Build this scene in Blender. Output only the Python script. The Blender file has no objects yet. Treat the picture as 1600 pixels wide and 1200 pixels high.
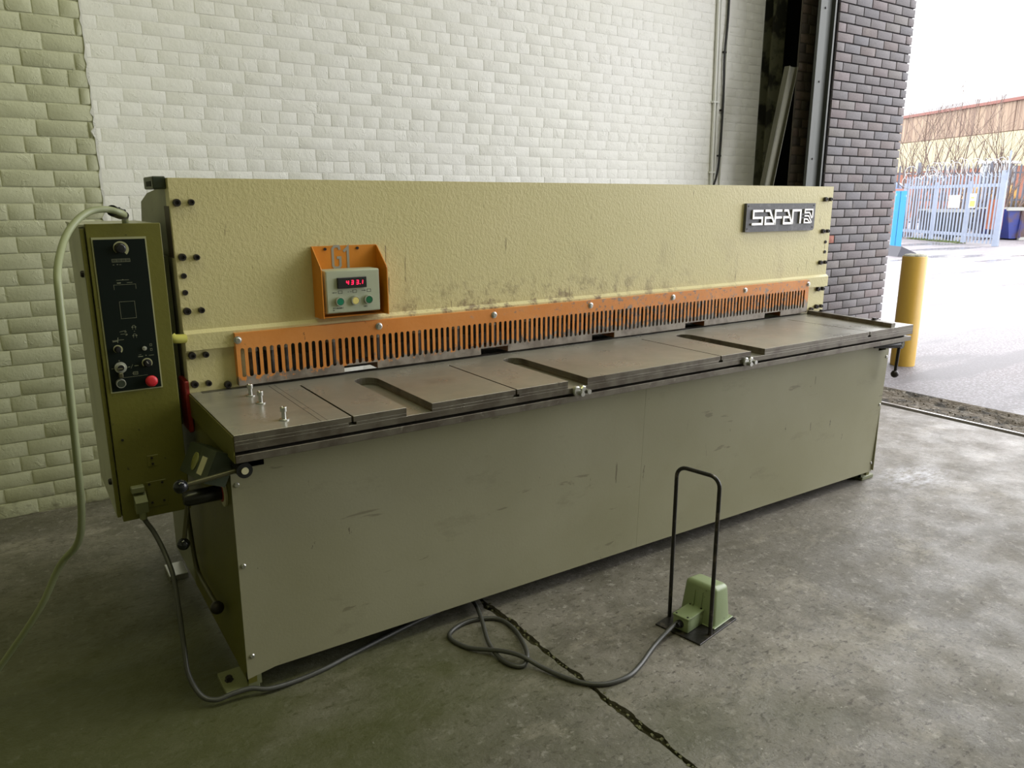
import bpy, bmesh, math, random
from mathutils import Vector, Matrix, noise
random.seed(7)
S = bpy.context.scene
C = S.collection
PI = math.pi

# ---------------------------------------------------------------- camera
cam_d = bpy.data.cameras.new('camera'); cam_d.sensor_width = 36; cam_d.lens = 26.66
cam_d.clip_start = .05; cam_d.clip_end = 400
cam = bpy.data.objects.new('camera', cam_d); C.objects.link(cam); S.camera = cam
YAW, PITCH, ROLL = 0.586158, 0.237636, -0.00195
cp, sp = math.cos(PITCH), math.sin(PITCH)
fw = Vector((math.sin(YAW)*cp, math.cos(YAW)*cp, -sp)); r0 = Vector((math.cos(YAW), -math.sin(YAW), 0)); u0 = r0.cross(fw)
rr = math.cos(ROLL)*r0 + math.sin(ROLL)*u0; uu = -math.sin(ROLL)*r0 + math.cos(ROLL)*u0
cam.matrix_world = Matrix(((rr.x, uu.x, -fw.x, 0), (rr.y, uu.y, -fw.y, 0), (rr.z, uu.z, -fw.z, 1.42), (0, 0, 0, 1)))

# ---------------------------------------------------------------- world, lights, exposure
W = bpy.data.worlds.new('overcast_sky'); S.world = W; W.use_nodes = True
bg = W.node_tree.nodes['Background']; bg.inputs[0].default_value = (.97, .975, 1, 1); bg.inputs[1].default_value = 6.0
S.view_settings.view_transform = 'Standard'; S.view_settings.look = 'None'
S.view_settings.exposure = 0.0; S.view_settings.gamma = 1; S.view_settings.use_curve_mapping = False

def area(name, loc, size, power, col, rot=(0, 0, 0)):
    d = bpy.data.lights.new(name, 'AREA'); d.shape = 'RECTANGLE'; d.size, d.size_y = size; d.energy = power; d.color = col
    o = bpy.data.objects.new(name, d); C.objects.link(o); o.location = loc; o.rotation_euler = rot; return o
# portal in the big doorway: only guides the sky light in
pt = area('doorway_portal', (5.95, .5, 2.6), (5.2, 7.2), 1, (1, 1, 1), (0, PI/2, 0)); pt.data.cycles.is_portal = True
# unseen fills added under the roof: two for the back wall, greenish one left
area('roof_fill', (4.7, .8, 6.6), (3.6, 1.4), 135, (1, .985, .93))
area('roof_fill', (1.0, 1.0, 6.6), (3.2, 1.2), 60, (1, 1, .66))
area('roof_fill', (-1.6, .2, 6.0), (1.6, .5), 26, (1, 1, .40))

# ---------------------------------------------------------------- materials
class NT:
    def __init__(s, name):
        s.m = bpy.data.materials.new(name); s.m.use_nodes = True; s.t = s.m.node_tree; s.n = s.t.nodes
        s.b = s.n['Principled BSDF']; s.pos = s.n.new('ShaderNodeNewGeometry').outputs['Position']
    def L(s, a, b): s.t.links.new(a, b)
    def noise(s, scale, detail=4, stretch=None, rough=.55, dist=0):
        v = s.pos
        if stretch:
            mp = s.n.new('ShaderNodeMapping'); mp.inputs['Scale'].default_value = stretch; s.L(v, mp.inputs[0]); v = mp.outputs[0]
        t = s.n.new('ShaderNodeTexNoise'); t.inputs['Scale'].default_value = scale; t.inputs['Detail'].default_value = detail
        t.inputs['Roughness'].default_value = rough; t.inputs['Distortion'].default_value = dist
        s.L(v, t.inputs['Vector']); return t.outputs['Fac']
    def ramp(s, f, lo, hi, a=0, b=1):
        r = s.n.new('ShaderNodeMapRange'); s.L(f, r.inputs[0])
        for i, x in zip((1, 2, 3, 4), (lo, hi, a, b)): r.inputs[i].default_value = x
        return r.outputs[0]
    def math(s, op, a, b):
        m = s.n.new('ShaderNodeMath'); m.operation = op; m.use_clamp = op != 'SUBTRACT'
        for i, x in enumerate((a, b)):
            if hasattr(x, 'is_linked'): s.L(x, m.inputs[i])
            else: m.inputs[i].default_value = x
        return m.outputs[0]
    def mix(s, f, a, b):
        m = s.n.new('ShaderNodeMix'); m.data_type = 'RGBA'
        if hasattr(f, 'is_linked'): s.L(f, m.inputs[0])
        else: m.inputs[0].default_value = f
        for i, x in ((6, a), (7, b)):
            if hasattr(x, 'is_linked'): s.L(x, m.inputs[i])
            else: m.inputs[i].default_value = (*x, 1)
        return m.outputs[2]
    def sep(s):
        q = s.n.new('ShaderNodeSeparateXYZ'); s.L(s.pos, q.inputs[0]); return q.outputs
    def bump(s, f, strength, dist=.01):
        b = s.n.new('ShaderNodeBump'); b.inputs['Strength'].default_value = strength; b.inputs['Distance'].default_value = dist
        s.L(f, b.inputs['Height'])
        if s.b.inputs['Normal'].is_linked: s.L(s.b.inputs['Normal'].links[0].from_socket, b.inputs['Normal'])
        s.L(b.outputs[0], s.b.inputs['Normal'])
    def col(s, c):
        if hasattr(c, 'is_linked'): s.L(c, s.b.inputs['Base Color'])
        else: s.b.inputs['Base Color'].default_value = (*c, 1)

def M(name, base, rough=.6, metal=0, layers=(), bumps=(), spec=.5, emit=None):
    """layers: (scale, detail, lo, hi, colour, fac[, stretch]); bumps: (scale, detail, strength, dist[, stretch])"""
    k = NT(name); c = base
    for l in layers:
        sc, de, lo, hi, co, fa = l[:6]
        f = k.ramp(k.noise(sc, de, l[6] if len(l) > 6 else None), lo, hi, 0, fa)
        c = k.mix(f, c, co)
    k.col(c)
    for b in bumps: k.bump(k.noise(b[0], b[1], b[4] if len(b) > 4 else None), b[2], b[3])
    k.b.inputs['Roughness'].default_value = rough; k.b.inputs['Metallic'].default_value = metal
    k.b.inputs['Specular IOR Level'].default_value = spec
    if emit: k.b.inputs['Emission Color'].default_value = (*emit, 1); k.b.inputs['Emission Strength'].default_value = 3
    return k.m

def paint_wall(name, base, warm):
    k = NT(name)
    c = k.mix(k.ramp(k.noise(.9, 3), .4, .7, 0, .35), base, warm)
    c = k.mix(k.ramp(k.noise(14, 4), .66, .74, 0, .35), c, tuple(x*.72 for x in base))
    c = k.mix(k.ramp(k.noise(60, 2), .76, .8, 0, .6), c, (.16, .13, .09))
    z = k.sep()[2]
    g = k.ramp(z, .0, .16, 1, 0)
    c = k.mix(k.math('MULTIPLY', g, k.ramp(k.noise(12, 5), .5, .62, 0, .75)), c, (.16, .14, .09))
    k.col(c); k.b.inputs['Roughness'].default_value = .55
    k.bump(k.noise(22, 6, rough=.6), .32, .009); k.bump(k.noise(95, 3), .3, .003); k.bump(k.ramp(k.noise(18, 5, dist=.8), .60, .63), .35, .004)
    return k.m

m_white = paint_wall('white_wall_paint', (.74, .735, .70), (.68, .675, .59))
m_cream = paint_wall('cream_wall_paint', (.55, .56, .39), (.50, .50, .33))
m_mortarw = m_white

def m_floor_make():
    k = NT('worn_concrete')
    c = k.mix(k.ramp(k.noise(.55, 5), .38, .62), (.125, .115, .092), (.235, .215, .18))
    c = k.mix(k.ramp(k.noise(3.2, 9, rough=.75), .46, .58, 0, .6), c, (.085, .078, .055))
    c = k.mix(k.ramp(k.noise(2.4, 9, (1, 1.8, 1), rough=.72), .54, .64, 0, .5), c, (.34, .31, .25))
    c = k.mix(k.ramp(k.noise(17, 8, rough=.75, dist=.6), .53, .61, 0, .5), c, (.075, .068, .05))
    c = k.mix(k.ramp(k.noise(30, 6, (1, 1.9, 1), rough=.7), .565, .62, 0, .8), c, (.055, .045, .033))
    c = k.mix(k.ramp(k.noise(24, 7, rough=.75), .56, .63, 0, .5), c, (.38, .36, .32))
    c = k.mix(k.ramp(k.noise(60, 3), .72, .75, 0, .9), c, (.6, .58, .52))
    c = k.mix(k.ramp(k.noise(95, 2), .70, .76, 0, .6), c, (.05, .045, .035))
    # oil stain with the machine's shadow painted in, dark green, at the cabinet end
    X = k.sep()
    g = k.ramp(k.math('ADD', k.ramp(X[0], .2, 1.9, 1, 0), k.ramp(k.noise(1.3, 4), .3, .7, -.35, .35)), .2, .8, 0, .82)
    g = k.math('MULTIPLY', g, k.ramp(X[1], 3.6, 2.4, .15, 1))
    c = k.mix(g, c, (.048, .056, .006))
    # dried pale residue by the right hand foot
    d = k.n.new('ShaderNodeVectorMath'); d.operation = 'DISTANCE'
    mp = k.n.new('ShaderNodeMapping'); mp.inputs['Scale'].default_value = (.55, 1, 1); k.L(k.pos, mp.inputs[0])
    k.L(mp.outputs[0], d.inputs[0]); d.inputs[1].default_value = (3.86*.55, 1.97, 0)
    r = k.math('MULTIPLY', k.ramp(d.outputs['Value'], .03, .17, 1, 0), k.ramp(k.noise(11, 8, (1, 2, 1), rough=.75), .42, .66))
    c = k.mix(r, c, (.80, .81, .92))
    # lighter concrete toward the doorway
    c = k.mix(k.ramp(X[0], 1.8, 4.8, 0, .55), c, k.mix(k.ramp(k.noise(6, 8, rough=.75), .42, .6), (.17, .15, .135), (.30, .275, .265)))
    k.col(c)
    rg = k.ramp(k.noise(5, 6), .35, .7, .42, .8); k.L(rg, k.b.inputs['Roughness'])
    k.bump(k.noise(14, 9, rough=.75), .5, .012); k.bump(k.noise(70, 4), .35, .004)
    return k.m
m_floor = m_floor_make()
m_joint = M('joint_dirt', (.05, .045, .02), .95, 0, [(20, 5, .5, .65, (.13, .12, .03), .8)], [(60, 5, .9, .02)])

def m_yard_make():
    k = NT('wet_tarmac')
    c = k.mix(k.ramp(k.noise(.25, 4, (1, 2.2, 1)), .4, .62), (.118, .107, .113), (.085, .070, .072))
    c = k.mix(k.ramp(k.noise(48, 6, rough=.7), .49, .58, 0, .7), c, (.23, .22, .24))
    c = k.mix(k.ramp(k.noise(40, 6, rough=.7), .56, .63, 0, .6), c, (.05, .044, .048))
    c = k.mix(k.ramp(k.noise(.33, 5, (.6, 3, 1)), .58, .62, 0, .75), c, (.075, .068, .074))
    k.col(c)
    w = k.ramp(k.noise(.22, 3, (.5, 2.4, 1)), .55, .6)
    k.L(k.ramp(w, 0, 1, .62, .12), k.b.inputs['Roughness'])
    k.bump(k.noise(70, 4), .4, .006)
    return k.m
m_yard = m_yard_make()
m_rubble = M('broken_edge_dirt', (0.1, 0.08, 0.055), .9, 0, [(9, 6, .48, .6, (0.02, 0.0175, 0.0125), .9), (30, 4, .55, .65, (0.225, 0.2, 0.165), .8)], [(35, 6, .9, .03)])

def m_brick_make(name, cols, rough=.75, b=.5):
    k = NT(name)
    oi = k.n.new('ShaderNodeObjectInfo'); cr = k.n.new('ShaderNodeValToRGB'); cr.color_ramp.interpolation = 'CONSTANT'
    e = cr.color_ramp.elements; e[0].position = 0; e[0].color = (*cols[0], 1); e[1].position = 1/len(cols); e[1].color = (*cols[1], 1)
    for i in range(2, len(cols)): q = e.new(i/len(cols)); q.color = (*cols[i], 1)
    k.L(oi.outputs['Random'], cr.inputs[0])
    c = k.mix(k.ramp(k.noise(70, 4), .45, .65, 0, .4), cr.outputs[0], tuple(x*.6 for x in cols[0]))
    c = k.mix(k.ramp(k.noise(6, 4), .62, .7, 0, .25), c, (.25, .22, .2))
    k.col(c); k.b.inputs['Roughness'].default_value = rough; k.bump(k.noise(80, 4), b, .005)
    return k.m
m_blue_brick = m_brick_make('engineering_brick', [(0.146, 0.130, 0.135), (0.156, 0.138, 0.142), (0.130, 0.124, 0.134), (0.163, 0.135, 0.138), (0.140, 0.130, 0.135), (0.151, 0.138, 0.133), (0.138, 0.127, 0.131), (0.159, 0.134, 0.135), (0.130, 0.124, 0.133), (0.151, 0.138, 0.140), (0.150, 0.125, 0.122), (0.143, 0.130, 0.134), (0.135, 0.126, 0.131)])
m_red_brick = M('red_brick', (.24, .085, .06), .8, 0, [(30, 4, .5, .65, (.33, .15, .11), .7)], [(60, 4, .5, .005)])
m_dark_joint = M('dark_mortar', (.022, .02, .022), .95)
m_brown_brick = m_brick_make('dark_brown_brick', [(.10, .075, .055), (.085, .07, .052), (.12, .085, .06), (.075, .06, .048)])
m_brown_joint = M('dark_brown_mortar', (.06, .05, .038), .95, 0, [(8, 4, .5, .7, (.10, .085, .06), .7)])
m_black = M('black_recess_shade', (.006, .006, .007), .8)  # near-black standing in for shade in recesses, gaps and holes
m_rust_beam = M('patchy_painted_steel', (.20, .20, .13), .6, 0, [(4, 5, .48, .56, (.03, .03, .024), .95), (11, 4, .6, .64, (.12, .115, .07), .8)], [(20, 4, .2, .01)])
m_chan = M('grey_painted_steel', (.062, .067, .060), .5, .2, [(3, 5, .45, .7, (.04, .044, .04), .8, (3, 3, .4)), (40, 3, .68, .72, (.05, .04, .03), .7)], [(15, 4, .1, .005)])
m_board = M('olive_weathered_steel', (.085, .082, .05), .55, .2, [(5, 4, .5, .7, (.05, .048, .032), .8, (3, 3, .5))])

def m_hammer_make():
    k = NT('cream_hammered_paint')
    X = k.sep()
    c = k.mix(k.ramp(k.noise(2.2, 5), .4, .65, 0, .5), (.58, .52, .26), (.63, .555, .30))
    c = k.mix(k.ramp(k.noise(38, 5, rough=.7), .69, .72, 0, .9), c, (.06, .04, .02))
    c = k.mix(k.ramp(k.noise(9, 6, (6, 1, .6)), .70, .72, 0, .7), c, (.12, .08, .04))
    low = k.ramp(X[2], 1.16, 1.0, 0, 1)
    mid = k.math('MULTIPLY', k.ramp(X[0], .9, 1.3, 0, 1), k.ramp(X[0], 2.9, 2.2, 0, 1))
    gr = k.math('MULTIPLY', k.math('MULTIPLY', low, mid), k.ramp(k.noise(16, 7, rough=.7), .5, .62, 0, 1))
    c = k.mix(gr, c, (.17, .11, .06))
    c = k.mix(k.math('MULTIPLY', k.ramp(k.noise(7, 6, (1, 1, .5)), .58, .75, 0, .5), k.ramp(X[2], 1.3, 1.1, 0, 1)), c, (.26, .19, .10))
    k.col(c); k.b.inputs['Roughness'].default_value = .42
    k.bump(k.noise(105, 2, (1, 1, .85), dist=.3), .33, .005)
    return k.m
m_hammer = m_hammer_make()
m_olive = M('olive_green_paint', (.132, .125, .018), .42, 0, [(3, 5, .4, .7, (.10, .098, .016), .7), (50, 4, .7, .73, (.03, .03, .015), .8)], [(90, 3, .2, .003)])
m_olive2 = M('dull_green_side_paint', (.19, .20, .10), .5, 0, [(3, 5, .4, .65, (.13, .14, .07), .8), (45, 4, .68, .72, (.03, .03, .02), .8)])
m_cabside = M('pale_grey_green_paint', (.46, .46, .35), .5, 0, [(5, 5, .5, .7, (.36, .36, .27), .7)])

def m_panel_make():
    k = NT('grey_green_panel_paint'); X = k.sep()
    c = k.mix(k.ramp(k.noise(1.4, 5), .38, .65), (.262, .25, .155), (.305, .292, .195))
    c = k.mix(k.ramp(k.noise(3, 8, (1, 1, 2.4), rough=.72), .60, .74, 0, .4), c, (.13, .12, .07))
    c = k.mix(k.ramp(k.noise(24, 5, (1, 1, .35), rough=.7), .70, .72, 0, .85), c, (.055, .04, .025))
    c = k.mix(k.ramp(k.noise(12, 6, (1.4, 1, .25), dist=1.2), .715, .725, 0, .6), c, (.07, .05, .03))
    c = k.mix(k.ramp(k.noise(11, 5, (.3, 1, 2), dist=.8), .69, .71, 0, .5), c, (.12, .10, .06))
    k.col(c); k.b.inputs['Roughness'].default_value = .45; k.b.inputs['Specular IOR Level'].default_value = .35
    k.bump(k.noise(3, 2), .15, .01); k.bump(k.noise(130, 2), .12, .002)
    return k.m
m_panel = m_panel_make()

def m_guard_make():
    k = NT('orange_guard_paint'); X = k.sep()
    c = k.mix(k.ramp(k.noise(4, 4), .4, .65), (.62, .215, .03), (.66, .26, .06))
    steel = k.mix(k.ramp(k.noise(20, 4), .4, .6), (.16, .13, .105), (.27, .235, .20))
    rowx = k.math('MULTIPLY', k.ramp(X[0], .6, 2.2, .1, 1), 1)
    low = k.math('ADD', k.ramp(X[2], .90, .84, 0, .42), k.ramp(rowx, 0, 1, -.03, .185))
    f = k.math('ADD', k.noise(42, 8, rough=.75), low)
    c = k.mix(k.ramp(f, .72, .78), c, steel)
    c = k.mix(k.ramp(k.noise(16, 7, rough=.8, dist=1.5), .645, .66, 0, .85), c, (.13, .055, .02))
    k.col(c); k.b.inputs['Roughness'].default_value = .45
    k.bump(k.noise(60, 4), .2, .003)
    return k.m
m_guard = m_guard_make()
m_orange = M('orange_bracket_paint', (.62, .22, .012), .4, 0, [(6, 4, .5, .7, (.5, .16, .01), .6)], [(90, 2, .15, .002)])
m_steel = M('ground_table_steel', (.225, .212, .165), .36, .45, [(3, 6, .4, .65, (.175, .165, .13), .8), (9, 7, .62, .7, (.12, .085, .06), .4), (40, 4, .5, .7, (.27, .255, .21), .4, (.12, 1, 1))], [(120, 3, .12, .002, (.08, 1, 1)), (4, 3, .05, .01)], spec=.5)
def m_table_make():
    k = NT('ground_table_steel'); g = k.n.new('ShaderNodeNewGeometry'); q = k.n.new('ShaderNodeSeparateXYZ'); k.L(g.outputs['True Normal'], q.inputs[0])
    top = k.mix(k.ramp(k.noise(3, 6), .4, .65), (.34, .33, .285), (.27, .26, .22))
    top = k.mix(k.ramp(k.noise(7, 7, rough=.65), .56, .7, 0, .35), top, (.16, .145, .12))
    top = k.mix(k.ramp(k.noise(40, 4, (.12, 1, 1)), .5, .7, 0, .4), top, (.30, .285, .235))
    side = k.mix(k.ramp(k.noise(14, 6), .45, .62, 0, .85), (.15, .135, .105), (.085, .070, .053))
    k.col(k.mix(k.ramp(q.outputs[2], .9, .5), top, side)); k.b.inputs['Metallic'].default_value = .45
    k.L(k.ramp(k.noise(6, 6), .35, .7, .26, .40), k.b.inputs['Roughness'])
    k.bump(k.noise(120, 3, (.08, 1, 1)), .12, .003); k.bump(k.noise(4, 3), .05, .01)
    return k.m
m_table = m_table_make()
m_steel_edge = M('brown_worn_steel_edge', (.15, .135, .105), .42, .5, [(14, 6, .45, .62, (.085, .070, .053), .85), (50, 4, .62, .7, (.26, .24, .2), .6)], [(60, 4, .2, .003)])
m_bolt = M('blackened_bolt', (.035, .03, .03), .38, .5)
m_screw = M('zinc_screw', (.5, .5, .47), .3, .9)
m_slot = M('hold_down_steel', (.10, .095, .085), .4, .6, [(20, 4, .5, .65, (.22, .21, .18), .7)])
m_slotcap = M('hold_down_grey_cap', (.42, .41, .36), .45, .3)
m_plate = M('cast_grey_nameplate', (.095, .095, .10), .55, .4, [(30, 4, .5, .7, (.17, .17, .175), .7)], [(90, 3, .3, .003)])
m_letter = M('polished_letter_metal', (.62, .60, .57), .35, .6)
m_box = M('light_grey_green_plastic', (.40, .43, .31), .5, 0, [(8, 4, .5, .7, (.35, .38, .27), .6)])
m_blackp = M('black_plastic', (.012, .012, .014), .3)
m_panelblack = M('black_control_foil', (.004, .008, .006), .45, spec=.2)
m_frame = M('pale_foil_border', (.36, .36, .19), .5)
m_mark = M('faded_white_print', (.20, .21, .13), .6)
m_markd = M('dark_print', (.03, .03, .03), .6)
m_led = M('red_led_segment', (.8, .0, .02), .4, emit=(1, .01, .06))
m_green = M('green_button_cap', (.0, .17, .085), .4)
m_green2 = M('deep_green_button_cap', (.0, .12, .04), .4)
m_yel = M('yellow_button_cap', (.72, .62, .2), .4)
m_red = M('red_button_cap', (.55, .02, .03), .35)
m_redp = M('red_paint', (.30, .02, .012), .5)
m_ring = M('matt_aluminium_ring', (.42, .43, .36), .4, .5)
m_ball = M('glossy_black_knob', (.008, .009, .012), .12)
m_rod = M('olive_steel_rod', (.09, .085, .045), .35, .5)
m_dbox = M('dark_green_casting', (.028, .038, .024), .4, 0, [(20, 4, .5, .7, (.05, .06, .035), .7)])
m_creamdial = M('cream_dial', (.5, .47, .3), .5)
m_cable_g = M('grey_green_cable', (.25, .275, .15), .45)
m_cable_d = M('dark_grey_cable', (.055, .056, .05), .38)
m_cable_b = M('black_cable', (.02, .02, .02), .4)
m_conduit = M('white_conduit', (.74, .74, .71), .4)
m_pedal = M('light_green_pedal_enamel', (.235, .29, .15), .35, 0, [(6, 5, .45, .7, (.19, .24, .12), .7), (60, 4, .68, .72, (.05, .06, .03), .8)], [(120, 3, .25, .002)])
m_bplate = M('black_steel_plate', (.03, .028, .027), .32, .4, [(30, 5, .55, .68, (.12, .10, .08), .7)], [(80, 4, .3, .003)])
m_yellow = M('yellow_bollard_paint', (0.48, 0.292, 0.0413), .45, 0, [(4, 5, .45, .7, (0.435, 0.255, 0.0375), .6), (30, 4, .71, .73, (0.15, 0.075, 0.0225), .8)], [(12, 4, .15, .01)])
m_concfill = M('mossy_concrete_cap', (.35, .34, .28), .9, 0, [(60, 4, .5, .6, (.12, .12, .07), .8)], [(60, 4, .8, .01)])
m_galv = M('galvanised_steel', (0.19, 0.22, 0.28), .45, .3, [(5, 4, .4, .7, (0.15, 0.175, 0.23), .6)])
m_galv2 = M('weathered_galvanised_steel', (0.13, 0.135, 0.165), .5, .2)
m_wire = M('razor_wire', (0.3, 0.305, 0.315), .4, .5)
m_blue = M('bright_blue_paint', (0.015, 0.19, 0.4), .5, 0, [(3, 5, .6, .66, (0.35, 0.375, 0.4), .9)])
m_sign = M('white_sign_board', (0.425, 0.425, 0.42), .5)
m_signy = M('yellow_sign_print', (0.375, 0.39, 0.06), .5)
m_barrier = M('orange_board', (0.35, 0.1, 0.04), .6, 0, [(3, 5, .55, .65, (0.225, 0.065, 0.03), .7)])
m_skip = M('blue_rusty_skip_paint', (0.0175, 0.0275, 0.15), .5, 0, [(1.6, 6, .46, .58, (0.07, 0.04, 0.03), .95), (6, 4, .6, .7, (0.035, 0.02, 0.015), .8)])
m_skipd = M('dark_skip_paint', (0.0275, 0.0325, 0.0375), .6, 0, [(2, 5, .5, .6, (0.06, 0.05, 0.045), .7)])
m_skiprim = M('pale_skip_rim', (0.25, 0.25, 0.23), .5)
m_bark = M('bare_twig_bark', (0.115, 0.08, 0.065), .85)
m_scrub = M('dead_brown_scrub', (0.165, 0.125, 0.075), .9)
m_grass = M('verge_grass', (0.1, 0.13, 0.045), .9)
m_clad1 = M('streaked_brown_cladding', (0.25, 0.18, 0.125), .7, 0, [(1.2, 6, .42, .62, (0.11, 0.065, 0.045), .9, (4, 4, .08)), (2.3, 4, .55, .7, (0.33, 0.28, 0.19), .8, (4, 4, .08))])
m_clad2 = M('cream_cladding', (0.34, 0.31, 0.2), .7, 0, [(2, 5, .6, .72, (0.25, 0.19, 0.12), .7, (3, 3, .12))])
m_gutter = M('red_brown_gutter', (0.17, 0.06, 0.045), .6)
m_roof = M('pale_asbestos_roof', (0.07, 0.066, 0.07), .7, 0, [(3, 5, .5, .7, (0.165, 0.155, 0.16), .8, (.3, 1, 1))])
m_wallf = M('red_brick_dado', (0.21, 0.08, 0.05), .8)
m_lining = M('dull_room_lining', (.30, .30, .20), .8)
m_tarp = M('blue_white_tarpaulin', (0.15, 0.21, 0.35), .5, 0, [(1.6, 5, .46, .54, (0.4, 0.41, 0.425), 1)])
m_amber = M('amber_machine_paint', (0.325, 0.165, 0.025), .5)

# ---------------------------------------------------------------- mesh helpers
class MB:
    def __init__(s): s.v = []; s.f = []
    def add(s, vs, fs):
        o = len(s.v); s.v += [tuple(v) for v in vs]; s.f += [tuple(i+o for i in f) for f in fs]; return s
    def box(s, x0, x1, y0, y1, z0, z1):
        return s.add([(x, y, z) for x in (x0, x1) for y in (y0, y1) for z in (z0, z1)],
                     [(0, 1, 3, 2), (4, 6, 7, 5), (0, 4, 5, 1), (2, 3, 7, 6), (0, 2, 6, 4), (1, 5, 7, 3)])
    def bbox(s, x0, x1, y0, y1, z0, z1, b=.003, seg=1):
        bm = bmesh.new(); bmesh.ops.create_cube(bm, size=1)
        for v in bm.verts: v.co = Vector(((x0+x1)/2+v.co.x*(x1-x0), (y0+y1)/2+v.co.y*(y1-y0), (z0+z1)/2+v.co.z*(z1-z0)))
        bmesh.ops.bevel(bm, geom=bm.edges[:], offset=b, segments=seg, affect='EDGES', profile=.5)
        bm.verts.index_update(); s.add([v.co for v in bm.verts], [[v.index for v in f.verts] for f in bm.faces]); bm.free(); return s
    def prism(s, poly, axis, a, b):
        """poly 2D; axis 'x': (y,z), 'y': (x,z), 'z': (x,y); extruded a..b"""
        mk = {'x': lambda p, t: (t, p[0], p[1]), 'y': lambda p, t: (p[0], t, p[1]), 'z': lambda p, t: (p[0], p[1], t)}[axis]
        n = len(poly)
        return s.add([mk(p, a) for p in poly]+[mk(p, b) for p in poly],
                     [tuple(range(n)), tuple(range(2*n-1, n-1, -1))]+[(i, n+i, n+(i+1) % n, (i+1) % n) for i in range(n)])
    def cyl(s, p0, p1, r, n=16, r1=None, cap=True):
        p0, p1 = Vector(p0), Vector(p1); r1 = r if r1 is None else r1
        d = (p1-p0).normalized(); a = d.orthogonal().normalized(); b = d.cross(a)
        vs = [p+(a*math.cos(2*PI*i/n)+b*math.sin(2*PI*i/n))*q for p, q in ((p0, r), (p1, r1)) for i in range(n)]
        fs = [(i, (i+1) % n, n+(i+1) % n, n+i) for i in range(n)]
        if cap: fs += [tuple(range(n-1, -1, -1)), tuple(range(n, 2*n))]
        return s.add(vs, fs)
    def tube(s, pts, r, n=8, cap=True, rf=None):
        pts = [Vector(p) for p in pts]; N = len(pts); vs = []; a = None
        for i, p in enumerate(pts):
            d = (pts[min(i+1, N-1)]-pts[max(i-1, 0)]).normalized()
            a = d.orthogonal().normalized() if a is None else (a-d*a.dot(d)).normalized()
            b = d.cross(a); q = rf(i/(N-1)) if rf else r
            vs += [p+(a*math.cos(2*PI*k/n)+b*math.sin(2*PI*k/n))*q for k in range(n)]
        fs = [(i*n+k, i*n+(k+1) % n, (i+1)*n+(k+1) % n, (i+1)*n+k) for i in range(N-1) for k in range(n)]
        if cap: fs += [tuple(range(n-1, -1, -1)), tuple(range((N-1)*n, N*n))]
        return s.add(vs, fs)
    def ball(s, c, r, n=16, m=10):
        vs = [(c[0], c[1], c[2]+r)]
        for j in range(1, m):
            t = PI*j/m
            vs += [(c[0]+r*math.sin(t)*math.cos(2*PI*i/n), c[1]+r*math.sin(t)*math.sin(2*PI*i/n), c[2]+r*math.cos(t)) for i in range(n)]
        vs.append((c[0], c[1], c[2]-r)); L = len(vs)-1
        fs = [(0, 1+i, 1+(i+1) % n) for i in range(n)]
        for j in range(m-2):
            fs += [(1+j*n+i, 1+(j+1)*n+i, 1+(j+1)*n+(i+1) % n, 1+j*n+(i+1) % n) for i in range(n)]
        fs += [(L, 1+(m-2)*n+(i+1) % n, 1+(m-2)*n+i) for i in range(n)]
        return s.add(vs, fs)
    def lathe(s, prof, c, axis, n=24):
        """prof: (radius, distance along axis)"""
        d = Vector(axis).normalized(); a = d.orthogonal().normalized(); b = d.cross(a); c = Vector(c)
        vs = [c+d*h+(a*math.cos(2*PI*i/n)+b*math.sin(2*PI*i/n))*r for r, h in prof for i in range(n)]
        m = len(prof)
        fs = [(j*n+i, j*n+(i+1) % n, (j+1)*n+(i+1) % n, (j+1)*n+i) for j in range(m-1) for i in range(n)]
        fs += [tuple(range(n-1, -1, -1)), tuple(range((m-1)*n, m*n))]
        return s.add(vs, fs)
    def stroke(s, pts, w, axis, a, b):
        """mitred ribbon of width w along 2D pts, extruded a..b"""
        P = [Vector(p) for p in pts]; N = len(P); closed = (P[0]-P[-1]).length < 1e-6
        if closed: P = P[:-1]; N -= 1
        Lf, Rt = [], []
        for i in range(N):
            d0 = (P[i]-P[i-1]).normalized() if (i or closed) else None
            d1 = (P[(i+1) % N]-P[i]).normalized() if (i < N-1 or closed) else None
            d0 = d0 or d1; d1 = d1 or d0
            n0 = Vector((-d0.y, d0.x)); n1 = Vector((-d1.y, d1.x)); m = (n0+n1).normalized()
            q = w/2/max(.35, m.dot(n0)); Lf.append(P[i]+m*q); Rt.append(P[i]-m*q)
        for i in range(N if closed else N-1):
            j = (i+1) % N; s.prism([Lf[i], Lf[j], Rt[j], Rt[i]], axis, a, b)
        return s
    def build(s, name, mat, parent=None, smooth=False, angle=None):
        me = bpy.data.meshes.new(name); me.from_pydata(s.v, [], s.f)
        bm = bmesh.new(); bm.from_mesh(me); bmesh.ops.recalc_face_normals(bm, faces=bm.faces); bm.to_mesh(me); bm.free()
        me.materials.append(mat)
        if smooth: me.shade_smooth(); me.set_sharp_from_angle(angle=math.radians(angle or 40))
        return link(name, me, parent)

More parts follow.
